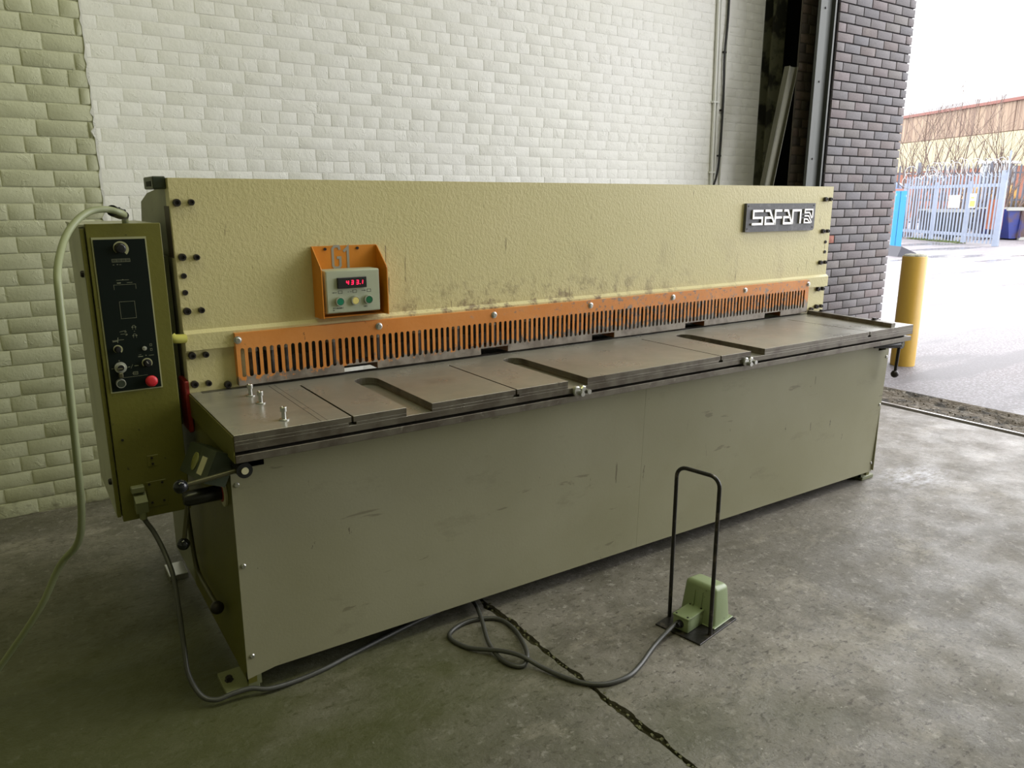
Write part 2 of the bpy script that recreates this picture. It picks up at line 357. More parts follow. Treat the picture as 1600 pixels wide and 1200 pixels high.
def link(name, me, parent=None):
    o = bpy.data.objects.new(name, me); C.objects.link(o)
    if parent is not None:
        o.parent = parent; o.matrix_parent_inverse = wm(parent).inverted()
    return o
def wm(o):
    m = o.matrix_basis.copy()
    while o.parent: m = o.matrix_parent_inverse @ m; o = o.parent; m = o.matrix_basis @ m
    return m
def tag(o, label=None, cat=None, group=None, kind=None):
    for k, v in (('label', label), ('category', cat), ('group', group), ('kind', kind)):
        if v: o[k] = v
    return o
def empty(name, loc, rz=0):
    o = bpy.data.objects.new(name, None); C.objects.link(o); o.location = loc; o.rotation_euler.z = rz; o.empty_display_size = .1; return o
def spline(pts, k=6):
    P = [Vector(p) for p in pts]; out = []
    for i in range(len(P)-1):
        a, b, c, d = P[max(i-1, 0)], P[i], P[i+1], P[min(i+2, len(P)-1)]
        for j in range(k):
            t = j/k; out.append(.5*((2*b)+(c-a)*t+(2*a-5*b+4*c-d)*t*t+(3*b-a-3*c+d)*t**3))
    out.append(P[-1]); return out
def shared(name, mesh, parent, loc, rot=(0, 0, 0), sc=(1, 1, 1)):
    """one of many alike pieces, sharing mesh data"""
    o = bpy.data.objects.new(name, mesh); C.objects.link(o)
    o.parent = parent; o.matrix_parent_inverse = wm(parent).inverted()
    o.location = loc; o.rotation_euler = rot; o.scale = sc; return o
def mesh_of(mb, name, mat, smooth=False, angle=40):
    o = mb.build(name, mat, None, smooth, angle); me = o.data; bpy.data.objects.remove(o); return me
def text_mesh(body, size, loc, ext, name, mat, parent, xs=1.0):
    """flat lettering facing -Y"""
    cu = bpy.data.curves.new(name, 'FONT'); cu.body = body; cu.size = size; cu.extrude = ext; cu.resolution_u = 2
    t = bpy.data.objects.new(name, cu); C.objects.link(t)
    dg = bpy.context.evaluated_depsgraph_get(); me = bpy.data.meshes.new_from_object(t.evaluated_get(dg))
    bpy.data.objects.remove(t)
    for v in me.vertices: v.co = Vector((loc[0]+v.co.x*xs, loc[1]-v.co.z, loc[2]+v.co.y))
    me.materials.clear(); me.materials.append(mat); me.name = name
    return link(name, me, parent)

# ---------------------------------------------------------------- bricks
def brick_mesh(w, h, d, e, back, rough, seed, mat, name='brick', smooth=True):
    """front faces -Y, origin at the centre of the front face; edges eased back"""
    rnd = random.Random(seed); xs = [-w/2, -w/2+e, w/2-e, w/2]; zs = [-h/2, -h/2+e, h/2-e, h/2]
    vs = []; fs = []
    for j, z in enumerate(zs):
        for i, x in enumerate(xs):
            ed = i in (0, 3) or j in (0, 3)
            vs.append((x+rnd.uniform(-1, 1)*rough, (back if ed else 0)+rnd.uniform(-1, 1)*rough, z+rnd.uniform(-1, 1)*rough))
    for j in range(3):
        for i in range(3): a = j*4+i; fs.append((a, a+1, a+5, a+4))
    ring = [0, 1, 2, 3, 7, 11, 15, 14, 13, 12, 8, 4]
    for q in ring: vs.append((vs[q][0], d, vs[q][2]))
    for k in range(12): fs.append((ring[k], 16+k, 16+(k+1) % 12, ring[(k+1) % 12]))
    mb = MB(); mb.add(vs, fs)
    return mesh_of(mb, name, mat, smooth, 60)

def courses(x0, x1, z0, z1, L, gauge, header_every=0, jit=.0, rnd=random):
    out = []; z = z0; r = 0
    while z < z1-1e-4:
        hd = header_every and r % header_every == header_every-1
        l = L/2 if hd else L
        x = x0-(l*(.5 if r % 2 else 0)) + (rnd.uniform(-jit, jit) if jit else 0)
        if hd: x = x0-l*.25
        while x < x1-1e-4:
            a, b = max(x, x0), min(x+l, x1)
            if b-a > .02: out.append((a, b, z, min(z+gauge, z1)))
            x += l
        z += gauge; r += 1
    return out

def brick_face(parent, cells, y, joint, variants, stuff_mat, e, back, limit=300, wobble=.0, pri=None, skip=None):
    """variants: list of meshes of unit size L x H (1 m x 1 m scaled); nearest `limit` cells single objects, the rest one mesh"""
    if pri: cells = sorted(cells, key=pri)
    rest = MB(); n = 0
    for (a, b, c, d) in cells:
        w, h = b-a-joint, d-c-joint; cx, cz = (a+b)/2, (c+d)/2
        if n < limit:
            me = variants[0] if w > .16 else variants[1]
            me = random.choice(me)
            W0, H0 = me['w'], me['h']
            shared('brick', me, parent, (cx, y+random.uniform(-1, 1)*wobble, cz), (random.uniform(-1, 1)*wobble*1.5, random.uniform(-1, 1)*wobble*1.2, random.uniform(-1, 1)*wobble*1.5), (w/W0, 1, h/H0))
            n += 1
        else:
            rest.add([(cx-w/2, y+back, cz-h/2), (cx+w/2, y+back, cz-h/2), (cx+w/2, y+back, cz+h/2), (cx-w/2, y+back, cz+h/2),
                      (cx-w/2+e, y, cz-h/2+e), (cx+w/2-e, y, cz-h/2+e), (cx+w/2-e, y, cz+h/2-e), (cx-w/2+e, y, cz+h/2-e)],
                     [(4, 5, 6, 7), (0, 1, 5, 4), (1, 2, 6, 5), (2, 3, 7, 6), (3, 0, 4, 7)])
    if rest.v:
        o = rest.build('brick_remainder', stuff_mat, parent, True, 60); o['kind'] = 'stuff'

def variants(L, gauge, joint, d, e, back, rough, mat, n=6):
    out = []
    for w in (L-joint, L/2-joint):
        ms = []
        for k in range(n):
            me = brick_mesh(w, gauge-joint, d, e, back, rough, int(w*1000)*10+k, mat); me['w'] = w; me['h'] = gauge-joint; ms.append(me)
        out.append(ms)
    return out

# ================================================================ SETTING
YB = 4.70      # recessed white wall
YP = 3.99      # face of the cream painted pier
# --- floor: two slabs with a ragged open joint
floor = MB().box(-4.2, 5.16, -4.2, 5.4, -.10, -.014).build('floor', m_joint); tag(floor, kind='structure')
def joint_edge(side, seed):
    rnd = random.Random(seed); pts = []; y = -4.2
    while y < 5.4:
        base = 1.303+.010*math.sin(y*2.1); w = .0055+.003*abs(noise.noise(Vector((y*2.3, seed, 0))))+(.016*max(0, noise.noise(Vector((y*14, seed*3, 1)))))+.006*max(0, noise.noise(Vector((y*31, seed*3, 1))))
        if 1.80 < y < 2.1: w += .007
        if 1.25 < y < 1.45: w += .006
        pts.append((base+side*w, y)); y += .012
    pts.append((base+side*.006, 5.4)); return pts
ea = joint_edge(-1, 1); eb = joint_edge(1, 2)
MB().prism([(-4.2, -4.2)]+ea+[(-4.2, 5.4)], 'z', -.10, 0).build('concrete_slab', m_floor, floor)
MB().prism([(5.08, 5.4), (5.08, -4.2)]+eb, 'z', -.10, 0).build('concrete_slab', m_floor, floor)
rnd = random.Random(17); mb = MB()
for i in range(170):
    y = rnd.uniform(.2, 2.15); x = 1.303+.010*math.sin(y*2.1)+rnd.gauss(0, .007); s_ = rnd.uniform(.0015, .0055)
    q = [Vector((rnd.uniform(.6, 1)*dx, rnd.uniform(.6, 1)*dy, rnd.uniform(.4, .9)*dz))*s_+Vector((x, y, -.004+s_*.5)) for dx in (-1, 1) for dy in (-1, 1) for dz in (-1, 1)]
    mb.add(q, [(0, 1, 3, 2), (4, 6, 7, 5), (0, 4, 5, 1), (2, 3, 7, 6), (0, 2, 6, 4), (1, 5, 7, 3)])
jd = mb.build('joint_debris', M('mossy_debris', (.075, .075, .025), .95, 0, [(90, 3, .55, .65, (.13, .125, .06), .6)]), floor); jd['kind'] = 'stuff'
# steel angle set along the threshold
MB().prism([(5.085, -4.2), (5.105, -4.2), (5.150, 2.95), (5.130, 2.95)], 'z', -.02, .006).build('trim_1', M('worn_rail_steel', (.32, .30, .29), .35, .6, [(20, 4, .6, .7, (.2, .14, .1), .8)]))['kind'] = 'structure'
# broken strip between slab and tarmac
nx, ny = 22, 320; mb = MB(); vs = []
for j in range(ny+1):
    y = -4+j*9.4/ny
    for i in range(nx+1):
        x = 5.10+i*.52/nx; t = i/nx
        n1 = noise.noise(Vector((x*7, y*7, 0))); n2 = noise.noise(Vector((x*26, y*26, 3)))
        edge = math.exp(-((t-.72-.13*noise.noise(Vector((y*2.5, 0, 5))))**2)/.006)
        z = -.014+.012*n1+.009*n2-.03*edge*max(0, .6+noise.noise(Vector((y*1.7, 1, 1))))
        if t > .93: z = -.002
        vs.append((x, y, z))
fs = [(j*(nx+1)+i, j*(nx+1)+i+1, (j+1)*(nx+1)+i+1, (j+1)*(nx+1)+i) for j in range(ny) for i in range(nx)]
mb.add(vs, fs); rub = mb.build('threshold_rubble', m_rubble, None, True, 60)
tag(rub, 'crumbling brown strip of broken concrete between floor slab and tarmac', 'rubble', kind='stuff')
mb = MB(); rnd = random.Random(3)
for i in range(300):
    x = rnd.uniform(5.16, 5.58); y = rnd.uniform(-.5, 4.0); s_ = rnd.uniform(.003, .008)
    q = [Vector((rnd.uniform(.6, 1)*dx, rnd.uniform(.6, 1)*dy, rnd.uniform(.4, .9)*dz))*s_ for dx in (-1, 1) for dy in (-1, 1) for dz in (-1, 1)]
    mb.add([v+Vector((x, y, -.004)) for v in q], [(0, 1, 3, 2), (4, 6, 7, 5), (0, 4, 5, 1), (2, 3, 7, 6), (0, 2, 6, 4), (1, 5, 7, 3)])
tag(mb.build('gravel', M('loose_gravel', (.13, .11, .085), .9), None), 'loose gravel scattered along the broken threshold', 'gravel', kind='stuff')
yard = MB().add([(5.60, -60, -.004), (150, -60, -.004), (150, 90, -.004), (5.60, 90, -.004)], [(0, 1, 2, 3)]).build('yard_ground', m_yard); tag(yard, kind='structure')

# --- walls
def brickwall(name, x0, x1, y, z0, z1, mat_back, mat_brick, L, gauge, joint, e, back, rough, hdr, d=.02, limit=300, zc0=None, zc1=None, xc0=None, xc1=None, pri=None, depth=.12, stuff_mat=None, wob=.001, jit=0, rec=.008):
    w = MB().box(x0, x1, y+rec, y+rec+depth, z0, z1).build(name, mat_back); tag(w, kind='structure')
    cells = courses(xc0 if xc0 is not None else x0, xc1 if xc1 is not None else x1, zc0 if zc0 is not None else z0, zc1 if zc1 is not None else z1, L, gauge, hdr, jit)
    brick_face(w, cells, y, joint, variants(L, gauge, joint, d, e, back, rough, mat_brick), stuff_mat or mat_brick, e, back, limit, wob, pri)
    return w
random.seed(11)
brickwall('wall_back', .42, 5.745, YB, 0, 7, m_white, m_white, .212, .0690, .0035, .006, .0013, .0006, 4, rec=.0026, xc0=.44, zc0=0, zc1=3.5, limit=300, wob=.0006,
          pri=lambda c: (c[2] < 1.45)*10+(c[2] > 2.3+.13*(c[0]))*5+c[0]*.3+abs(c[2]-1.9)*.2, jit=.05)
brickwall('wall_back_left', -4.2, .42, YP, 0, 7, m_cream, m_cream, .197, .0705, .005, .009, .0032, .0010, 4, rec=.005, xc0=-2.0, zc0=0, zc1=2.9, depth=.83, limit=300,
          pri=lambda c: abs(c[0]-0)+abs(c[2]-1.1)*.3, jit=.03)
# white paint lapping round the pier corner
mb = MB(); rnd = random.Random(5); z = 0; pl = []
while z < 3.4: pl.append((.421-rnd.uniform(.001, .010)-(.012 if rnd.random() < .1 else 0), z)); z += rnd.uniform(.012, .04)
mb.prism([(.424, 0)]+pl+[(.424, 3.4)], 'y', YP-.0015, YP+.01).build('trim_2', m_white)['kind'] = 'structure'
# room lining behind the viewer
tag(MB().box(-4.4, -4.2, -4.2, 4.0, 0, 7).build('wall_left', m_lining), kind='structure')
tag(MB().box(-4.4, 7.0, -4.4, -4.2, 0, 7).build('wall_front', m_lining), kind='structure')
tag(MB().box(-4.4, 7.0, -4.4, 5.5, 7, 7.2).build('ceiling', m_lining), kind='structure')
tag(MB().box(5.9, 7.0, -4.2, -3.2, 0, 7).box(5.9, 7.0, -3.2, 4.1, 5.3, 7).build('wall_right', m_lining), kind='structure')
# niche behind the door track, its deep shade painted black
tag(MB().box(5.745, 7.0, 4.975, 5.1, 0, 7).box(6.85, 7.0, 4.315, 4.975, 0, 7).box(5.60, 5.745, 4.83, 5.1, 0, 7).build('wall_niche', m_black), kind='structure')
# blue-grey brick pier at the far side of the doorway
random.seed(21)
pier = brickwall('wall_pier', 5.925, 7.005, 4.1, 0, 7, m_dark_joint, m_blue_brick, .222, .0745, .010, .003, .0015, .0007, 0, d=.02, depth=.20,
                 zc0=.0, zc1=3.43, xc0=5.925, xc1=7.025, limit=300, pri=lambda c: abs(c[2]-1.75), wob=.0009, rec=.013)
reds = [o for o in pier.children if o.name.startswith('brick') and abs(o.location.x-5.99) < .12 and 1.02 < o.location.z < 1.22]
mred = {}
for o in reds:
    if o.data.name not in mred:
        q = o.data.copy(); q.materials.clear(); q.materials.append(m_red_brick); mred[o.data.name] = q
    o.data = mred[o.data.name]
# dark brown brick return inside the niche
random.seed(31)
brickwall('wall_return', 5.745, 6.12, 4.32, 0, 7, m_brown_joint, m_brown_brick, .225, .0745, .010, .004, .003, .0012, 3, zc0=.9, zc1=3.5, limit=90, depth=.012, wob=.0012, rec=.004, xc0=5.746, xc1=6.10, d=.012)
# steel door track channel
tr = empty('trim_3', (5.75, 4.08, 0)); tr['kind'] = 'structure'
MB().box(5.640, 5.725, 4.075, 4.10, 0, 7).build('face_plate', m_chan, tr)
MB().box(5.730, 5.800, 4.090, 4.12, 0, 7).build('web_plate', m_chan, tr)
MB().box(5.806, 5.825, 4.060, 4.12, 0, 7).build('lip_plate', m_chan, tr)
MB().box(5.835, 5.922, 4.125, 4.16, 0, 7).build('dark_gap_strip', m_black, tr)  # black strip standing in for the shaded gap beside the pier
for z in (.9, 1.75, 2.35, 2.9): MB().cyl((5.70, 4.078, z), (5.70, 4.068, z), .008, 8).build('bolt', m_bolt, tr)
# painted steel column in the niche
col = MB().box(5.99, 6.16, 4.80, 4.815, 0, 7).box(6.06, 6.075, 4.815, 4.95, 0, 7).box(5.99, 6.16, 4.95, 4.965, 0, 7).build('steel_column', m_rust_beam)
tag(col, 'dark patchy painted steel column standing in the niche beside the white wall', 'column')
# leaning cold rolled steel channel
def lean(zv): return 5.534-(2.468-zv)*.2135, 5.534
bp = empty('steel_channel', (4.90, 4.10, 0))
tag(bp, 'olive steel channel leaning diagonally in the niche beside the white wall', 'channel')
def leanbar(x_off, w, y0, y1, nm):
    zt = 2.468; xt = 5.532+x_off; k = .2135*1.0
    P = []
    for (x, z, yy) in ((xt-zt*k, 0.0, 0), (xt, zt, .0)):
        P.append((x, z))
    vs = []
    for (x, z) in P:
        for dx in (-w/2, w/2):
            for y in (y0, y1): vs.append((x+dx, y, z))
    MB().add(vs, [(0, 1, 3, 2), (4, 6, 7, 5), (0, 4, 5, 1), (2, 3, 7, 6), (0, 2, 6, 4), (1, 5, 7, 3)]).build(nm, m_board, bp)
leanbar(0, .10, 4.225, 4.231, 'web'); leanbar(-.052, .006, 4.20, 4.25, 'flange'); leanbar(.052, .006, 4.20, 4.25, 'flange'); leanbar(-.018, .010, 4.218, 4.226, 'rib')
# conduits and cable on the white wall
def vpipe(nm, label, pts, r, mat, cat, clips=None):
    o = empty(nm, (pts[0][0], pts[0][1], pts[0][2])); tag(o, label, cat)
    MB().tube(spline(pts, 4), r, 8).build('pipe', mat, o, True)
    for (x, z) in clips or []: MB().bbox(x-r*2.2, x+r*2.2, YB-r*2.1, YB+.002, z-.007, z+.007, .002).build('clip', mat if mat is not m_cable_b else m_bolt, o)
    return o
vpipe('conduit', 'white painted conduit running up the white wall, left of the pair', [(5.188, YB-.016, .9), (5.165, YB-.016, 2.0), (5.128, YB-.016, 3.6)], .014, m_conduit, 'conduit', [(5.165, 2.22), (5.18, 1.65)])
vpipe('conduit', 'thin white conduit touching the wider white conduit on its right', [(5.232, YB-.012, .9), (5.205, YB-.012, 2.0), (5.165, YB-.012, 3.6)], .009, m_conduit, 'conduit', [(5.20, 2.22)])
vpipe('conduit', 'slim grey-white conduit beside the black cable on the white wall', [(5.300, YB-.012, .9), (5.285, YB-.012, 2.0), (5.270, YB-.012, 3.6)], .011, m_conduit, 'conduit', [(5.285, 2.1)])
vpipe('cable', 'black cable hanging beside the conduits and bending left at its foot', [(5.10, YB-.02, 1.30), (5.19, YB-.025, 1.52), (5.245, YB-.022, 1.68), (5.262, YB-.02, 1.95), (5.262, YB-.02, 2.3), (5.245, YB-.02, 2.6), (5.262, YB-.02, 2.9), (5.25, YB-.02, 3.5)], .009, m_cable_b, 'cable', [(5.262, 1.79), (5.262, 2.16), (5.255, 2.62)])

# ================================================================ OUTDOORS
# --- palisade gate with razor wire
GA = Vector((28.4, 16.2, 0)); GB = Vector((25.75, 11.62, 0)); gd = (GB-GA); GLn = gd.length; gd.normalize(); ga = math.atan2(gd.y, gd.x)
gate = empty('palisade_gate', GB, ga-PI)
tag(gate, 'pale galvanised palisade gate topped with coiled razor wire across the yard', 'gate')
def along(t, off=0, z=0): return GA+gd*t+Vector((gd.y, -gd.x, 0))*off+Vector((0, 0, z))
def pale_mesh(h, w, mat, name='pale'):
    mb = MB(); pr = [(-w/2, .0), (-w*.2, -.018), (w*.2, -.018), (w/2, 0)]
    zt = [h-.07, h-.0, h-.0, h-.07]
    vs = [(x, y, 0) for x, y in pr]+[(x, y, z) for (x, y), z in zip(pr, zt)]+[(x, y+.004, 0) for x, y in pr]+[(x, y+.004, z) for (x, y), z in zip(pr, zt)]
    fs = [(i, i+1, i+5, i+4) for i in range(3)]+[(i+8, i+12, i+13, i+9) for i in range(3)]+[(4, 5, 13, 12), (5, 6, 14, 13), (6, 7, 15, 14), (0, 4, 12, 8), (3, 11, 15, 7)]
    return mesh_of(mb.add(vs, fs), name, mat)
pm = pale_mesh(2.18, .085, m_galv)
N = 29
for i in range(N):
    p = along(.12+i*(GLn-.32)/(N-1), .03, .06); shared('pale', pm, gate, p, (0, random.uniform(-.006, .006), ga))
def barbox(parent, A, B, w, h, mat, nm):
    A, B = Vector(A), Vector(B); d = (B-A).normalized(); s = d.cross(Vector((0, 0, 1))); s = s.normalized() if s.length > .1 else Vector((1, 0, 0)); u = s.cross(d)
    vs = [P+s*a*w/2+u*b*h/2 for P in (A, B) for a in (-1, 1) for b in (-1, 1)]
    return MB().add(vs, [(0, 1, 3, 2), (4, 6, 7, 5), (0, 4, 5, 1), (2, 3, 7, 6), (0, 2, 6, 4), (1, 5, 7, 3)]).build(nm, mat, parent)
for z in (.30, 1.85): barbox(gate, along(0, 0, z), along(GLn, 0, z), .05, .10, m_galv, 'rail')
for t in (.02, GLn*.36, GLn*.70): barbox(gate, along(t, -.02, .04), along(t, -.02, 2.0), .11, .12, m_galv, 'stile')
barbox(gate, along(GLn, 0, .0), along(GLn, 0, 2.28), .12, .16, m_galv, 'gate_post')
barbox(gate, along(GLn+.12, 0, 2.0), along(GLn+.12, 0, 2.85), .04, .04, m_galv, 'wire_post')
barbox(gate, along(GLn-.05, .02, .0), along(GLn-.05, .02, -.003+.25), .03, .03, m_galv2, 'drop_bolt')
mb = MB()
rnd = random.Random(9)
for k in range(16):
    t0 = GLn*(.30+.70*k/15); R_ = rnd.uniform(.22, .30)
    c = along(t0, 0, 2.42+rnd.uniform(-.05, .08)); tl = rnd.uniform(-.5, .5)
    pts = [c+gd*(math.cos(a)*R_*1.0)+Vector((gd.y, -gd.x, 0))*math.cos(a)*R_*tl+Vector((0, 0, math.sin(a)*R_)) for a in [2*PI*i/18 for i in range(19)]]
    mb.tube(pts, .009, 4, False)
mb.build('razor_wire_coil', m_wire, gate)
mb = MB()
for k in range(14):
    t0 = GLn*rnd.uniform(.0, .42); c = along(t0, rnd.uniform(-.1, .1), 2.15+rnd.uniform(-.15, .25)); R_ = rnd.uniform(.1, .26)
    a0 = rnd.uniform(0, 6); ax = Vector((rnd.uniform(-1, 1), rnd.uniform(-1, 1), rnd.uniform(-.4, .4))).normalized(); bx = ax.orthogonal().normalized(); cx_ = ax.cross(bx)
    pts = [c+(bx*math.cos(a0+a)+cx_*math.sin(a0+a))*R_ for a in [4.5*i/12 for i in range(13)]]
    mb.tube(pts, .013, 4, False)
tg = mb.build('tangled_wire', m_wire, gate); tg['kind'] = 'stuff'
# signs and board on the gate
def facing_board(nm, label, cat, A, B, t, mat):
    """upright board between ground points A and B (z0..z1), thickness t"""
    (ax, ay), (bx, by), z0, z1 = A, B, *t[:2]
    d = Vector((bx-ax, by-ay, 0)).normalized(); n = Vector((d.y, -d.x, 0))*t[2]/2
    vs = [Vector((x, y, z))+n*s for (x, y) in ((ax, ay), (bx, by)) for z in (z0, z1) for s in (-1, 1)]
    o = MB().add(vs, [(0, 1, 3, 2), (4, 6, 7, 5), (0, 4, 5, 1), (2, 3, 7, 6), (0, 2, 6, 4), (1, 5, 7, 3)]).build(nm, mat)
    if label: tag(o, label, cat)
    return o
def onG(t, off): p = along(t, off); return (p.x, p.y)
facing_board('notice_board', 'blank white rectangular notice fixed to the middle of the palisade gate', 'sign', onG(2.80, .075), onG(3.40, .075), (1.14, 1.56, .02), m_sign)
s2 = facing_board('warning_notice', 'narrow white and yellow notice right of the blank white one on the gate', 'sign', onG(3.90, .075), onG(4.22, .075), (1.16, 1.60, .02), m_sign)
q = facing_board('yellow_panel', None, None, onG(3.94, .088), onG(4.18, .088), (1.20, 1.38, .006), m_signy); q.parent = s2; q.matrix_parent_inverse = wm(s2).inverted()
q = facing_board('yellow_line', None, None, onG(3.97, .088), onG(4.12, .088), (1.45, 1.50, .006), m_signy); q.parent = s2; q.matrix_parent_inverse = wm(s2).inverted()
facing_board('orange_board', 'orange board leaning behind the right end of the palisade gate', 'board', onG(4.45, -.16), onG(5.22, -.16), (.50, 1.42, .04), m_barrier)
# blue door leaf at the left end of the gate
bl = empty('blue_panel', (22.0, 12.5, 0)); tag(bl, 'bright blue scuffed metal door leaf at the left end of the gate', 'door')
for nm, dx, w in (('blue_leaf', 0, .12), ('blue_edge', .13, .17)):
    A = Vector((21.62, 12.60, .0)); d = Vector((.83, -.55, 0)).normalized()
    o = facing_board(nm, None, None, tuple((A+d*dx)[:2]), tuple((A+d*(dx+w))[:2]), (.0, 1.66, .05+.03*(nm == 'blue_edge')), m_blue); o.parent = bl; o.matrix_parent_inverse = wm(bl).inverted()
# small grey ramp
rp = MB().prism([(0, 0), (.7, 0), (.08, .26)], 'y', -.55, .55).build('rubber_ramp', M('grey_ramp', (.05, .05, .06), .7)); rp.location = (19.35, 11.35, -.004); rp.rotation_euler.z = -.55
tag(rp, 'dark grey wedge ramp on the tarmac beside the brick pier edge', 'ramp')
# yard skips
def skip_box(nm, label, A, B, h, dep, mat, rim):
    A, B = Vector((*A, 0)), Vector((*B, 0)); d = (B-A); L_ = d.length; d.normalize(); n = Vector((-d.y, d.x, 0))
    if n.y < 0: n = -n
    o = empty(nm, (A+B)/2, math.atan2(d.y, d.x)); tag(o, label, 'skip')
    prof = [(0, .12), (0, .12)]
    t = h*.22
    def P(x, y, z): return A+d*x+n*y+Vector((0, 0, z))
    vs = [P(t, .1, .05), P(L_-t, .1, .05), P(L_-t, dep-.1, .05), P(t, dep-.1, .05), P(0, 0, h), P(L_, 0, h), P(L_, dep, h), P(0, dep, h)]
    MB().add(vs, [(0, 1, 2, 3), (0, 1, 5, 4), (1, 2, 6, 5), (2, 3, 7, 6), (3, 0, 4, 7)]).build('body', mat, o)
    barbox(o, P(-.05, -.02, h), P(L_+.05, -.02, h), .08, .10, rim, 'rim'); barbox(o, P(-.05, dep, h), P(L_+.05, dep, h), .08, .10, rim, 'rim')
    for f in (.12, .37, .63, .88): barbox(o, P(L_*f, -.0, .08), P(L_*f, -.03, h-.05), .08, .06, mat, 'rib')
    for f in (.15, .3, .7): barbox(o, P(L_*f-.12, .05, .05), P(L_*f+.12, .05, .05), .1, .10, rim, 'foot')
    return o
skip_box('skip', 'blue and rust-brown skip on the tarmac right of the palisade gate', (29.95, 13.25), (33.6, 10.85), 1.08, 1.8, m_skip, m_skiprim)
skip_box('skip', 'dark grey skip seen through the pales of the gate', (28.2, 15.1), (29.15, 14.0), 1.02, 1.6, m_skipd, m_skiprim)
# rusty stack of pallets seen through gate (left half)
pb = empty('crate_stack', (29.4, 17.6, 0)); tag(pb, 'stack of faded reddish crates behind the left half of the gate', 'crate')
for k in range(6):
    barbox(pb, Vector((28.9, 18.2, .2+k*.3)), Vector((30.0, 17.0, .2+k*.3)), .9, .26, M('faded_red_crate', (.24+.03*(k % 2), .14, .12), .7), 'crate_layer')
# second palisade fence behind
FA = Vector((26.0, 20.0, 0)); FB = Vector((33.5, 9.4, 0)); fd = (FB-FA); FL = fd.length; fd.normalize()
fen = empty('palisade_fence', FA, math.atan2(fd.y, fd.x)); tag(fen, 'long weathered palisade fence standing behind the gate and trees', 'fence')
fa = math.atan2(fd.y, fd.x)
SH = Vector((fd.y, -fd.x, 0)); OFF = 3.2
pm2 = pale_mesh(2.75, .075, m_galv2)
n2 = int(FL/.165)
for i in range(n2):
    p = FA+fd*(i*.165)-SH*OFF*-1*0+Vector((0, 0, .03)); p = p+Vector((2.9, 1.9, 0)); shared('pale', pm2, fen, p, (0, random.uniform(-.008, .008), fa+PI))
for z in (.5, 1.4, 2.45): barbox(fen, FA+Vector((2.95, 1.95, z)), FB+Vector((2.95, 1.95, z)), .04, .06, m_galv2, 'rail')
for k in range(6): p = FA+fd*(FL*k/5)+Vector((3.0, 2.0, 0)); barbox(fen, p, p+Vector((0, 0, 2.9)), .10, .10, m_galv2, 'fence_post')
# tarpaulin covered heap
tp = MB(); nx_ = 16; vs = []
for j in range(10):
    for i in range(nx_+1):
        u = i/nx_; v = j/9; a = PI*v
        p = Vector((30.3, 21.4, 0))+Vector((1.9, -2.9, 0))*u+Vector((.8, .55, 0))*(-math.cos(a))*1.0
        vs.append(p+Vector((0, 0, (2.15+.35*noise.noise(Vector((u*5, v*3, 2))))*math.sin(a)**.5)))
tp.add(vs, [(j*(nx_+1)+i, j*(nx_+1)+i+1, (j+1)*(nx_+1)+i+1, (j+1)*(nx_+1)+i) for j in range(9) for i in range(nx_)])
tag(tp.build('covered_heap', m_tarp, None, True, 60), 'blue and white covered heap behind the left half of the gate', 'heap')
# amber plant machine far right (only a blur of cab, boom and body)
am = empty('loader', (39.0, 17.6, 0)); tag(am, 'amber and grey loader standing behind the far fence at right', 'loader')
MB().bbox(38.0, 39.6, 17.2, 19.0, .75, 2.05, .15).build('body', m_amber, am); MB().bbox(38.2, 39.4, 17.3, 18.4, 2.05, 3.0, .12).build('cab', M('cab_glass', (.25, .28, .30), .2), am)
MB().bbox(38.1, 39.5, 17.2, 18.5, 3.0, 3.12, .03).build('cab_roof', M('pale_cab_roof', (.6, .6, .6), .5), am)
for (x, y) in ((38.1, 17.3), (39.5, 17.3), (38.1, 18.9), (39.5, 18.9)): MB().cyl((x-.18, y, .5), (x+.18, y, .5), .5, 18).build('wheel', m_bolt, am, True)
# bare trees
def tree(nm, label, base, h, seed, n0=5, lean=(0, 0)):
    o = empty(nm, base); tag(o, label, 'tree', 'bare trees behind the gate'); rnd = random.Random(seed); mbt = MB(); mbb = MB()
    def grow(p, d, L_, r, lev, mb_):
        pts = [p]; q = p.copy(); dd = d.copy(); k = 5
        for i in range(k):
            dd = (dd+Vector((rnd.uniform(-1, 1), rnd.uniform(-1, 1), rnd.uniform(-.3, .7)))*.16).normalized(); q = q+dd*L_/k; pts.append(q.copy())
        mb_.tube(pts, r, 5 if lev < 2 else 3, False, rf=lambda t: max(.006, r*(1-.65*t)))
        if lev >= 2: return
        for i in range(1, k+1):
            for _ in range(2 if lev else 1):
                if rnd.random() < .85:
                    b = (dd*.9+Vector((rnd.uniform(-1, 1), rnd.uniform(-1, 1), rnd.uniform(-.1, .8)))*.75).normalized()
                    grow(pts[i], b, L_*rnd.uniform(.4, .62), r*.5*(1-.1*i), lev+1, mbb)
    for k in range(n0):
        a = 2*PI*k/n0+rnd.uniform(-.4, .4); d = Vector((math.cos(a)*.38+lean[0], math.sin(a)*.38+lean[1], 1)).normalized()
        grow(Vector(base)+Vector((math.cos(a)*.1, math.sin(a)*.1, 0)), d, h*rnd.uniform(.62, .8), .048, 0, mbt)
    mbt.build('trunk', m_bark, o, True); mbb.build('branches', m_bark, o)
tree('bare_tree', 'bare multi-stemmed tree, left of the three behind the palisade gate', (30.6, 17.1, 0), 4.9, 3, 5)
tree('bare_tree', 'bare multi-stemmed tree, middle and tallest of the three behind the gate', (31.6, 15.9, 0), 5.2, 8, 6)
tree('bare_tree', 'bare spreading tree leaning right, rightmost of the three behind the gate', (32.2, 14.9, 0), 4.4, 14, 6, (.22, -.30))
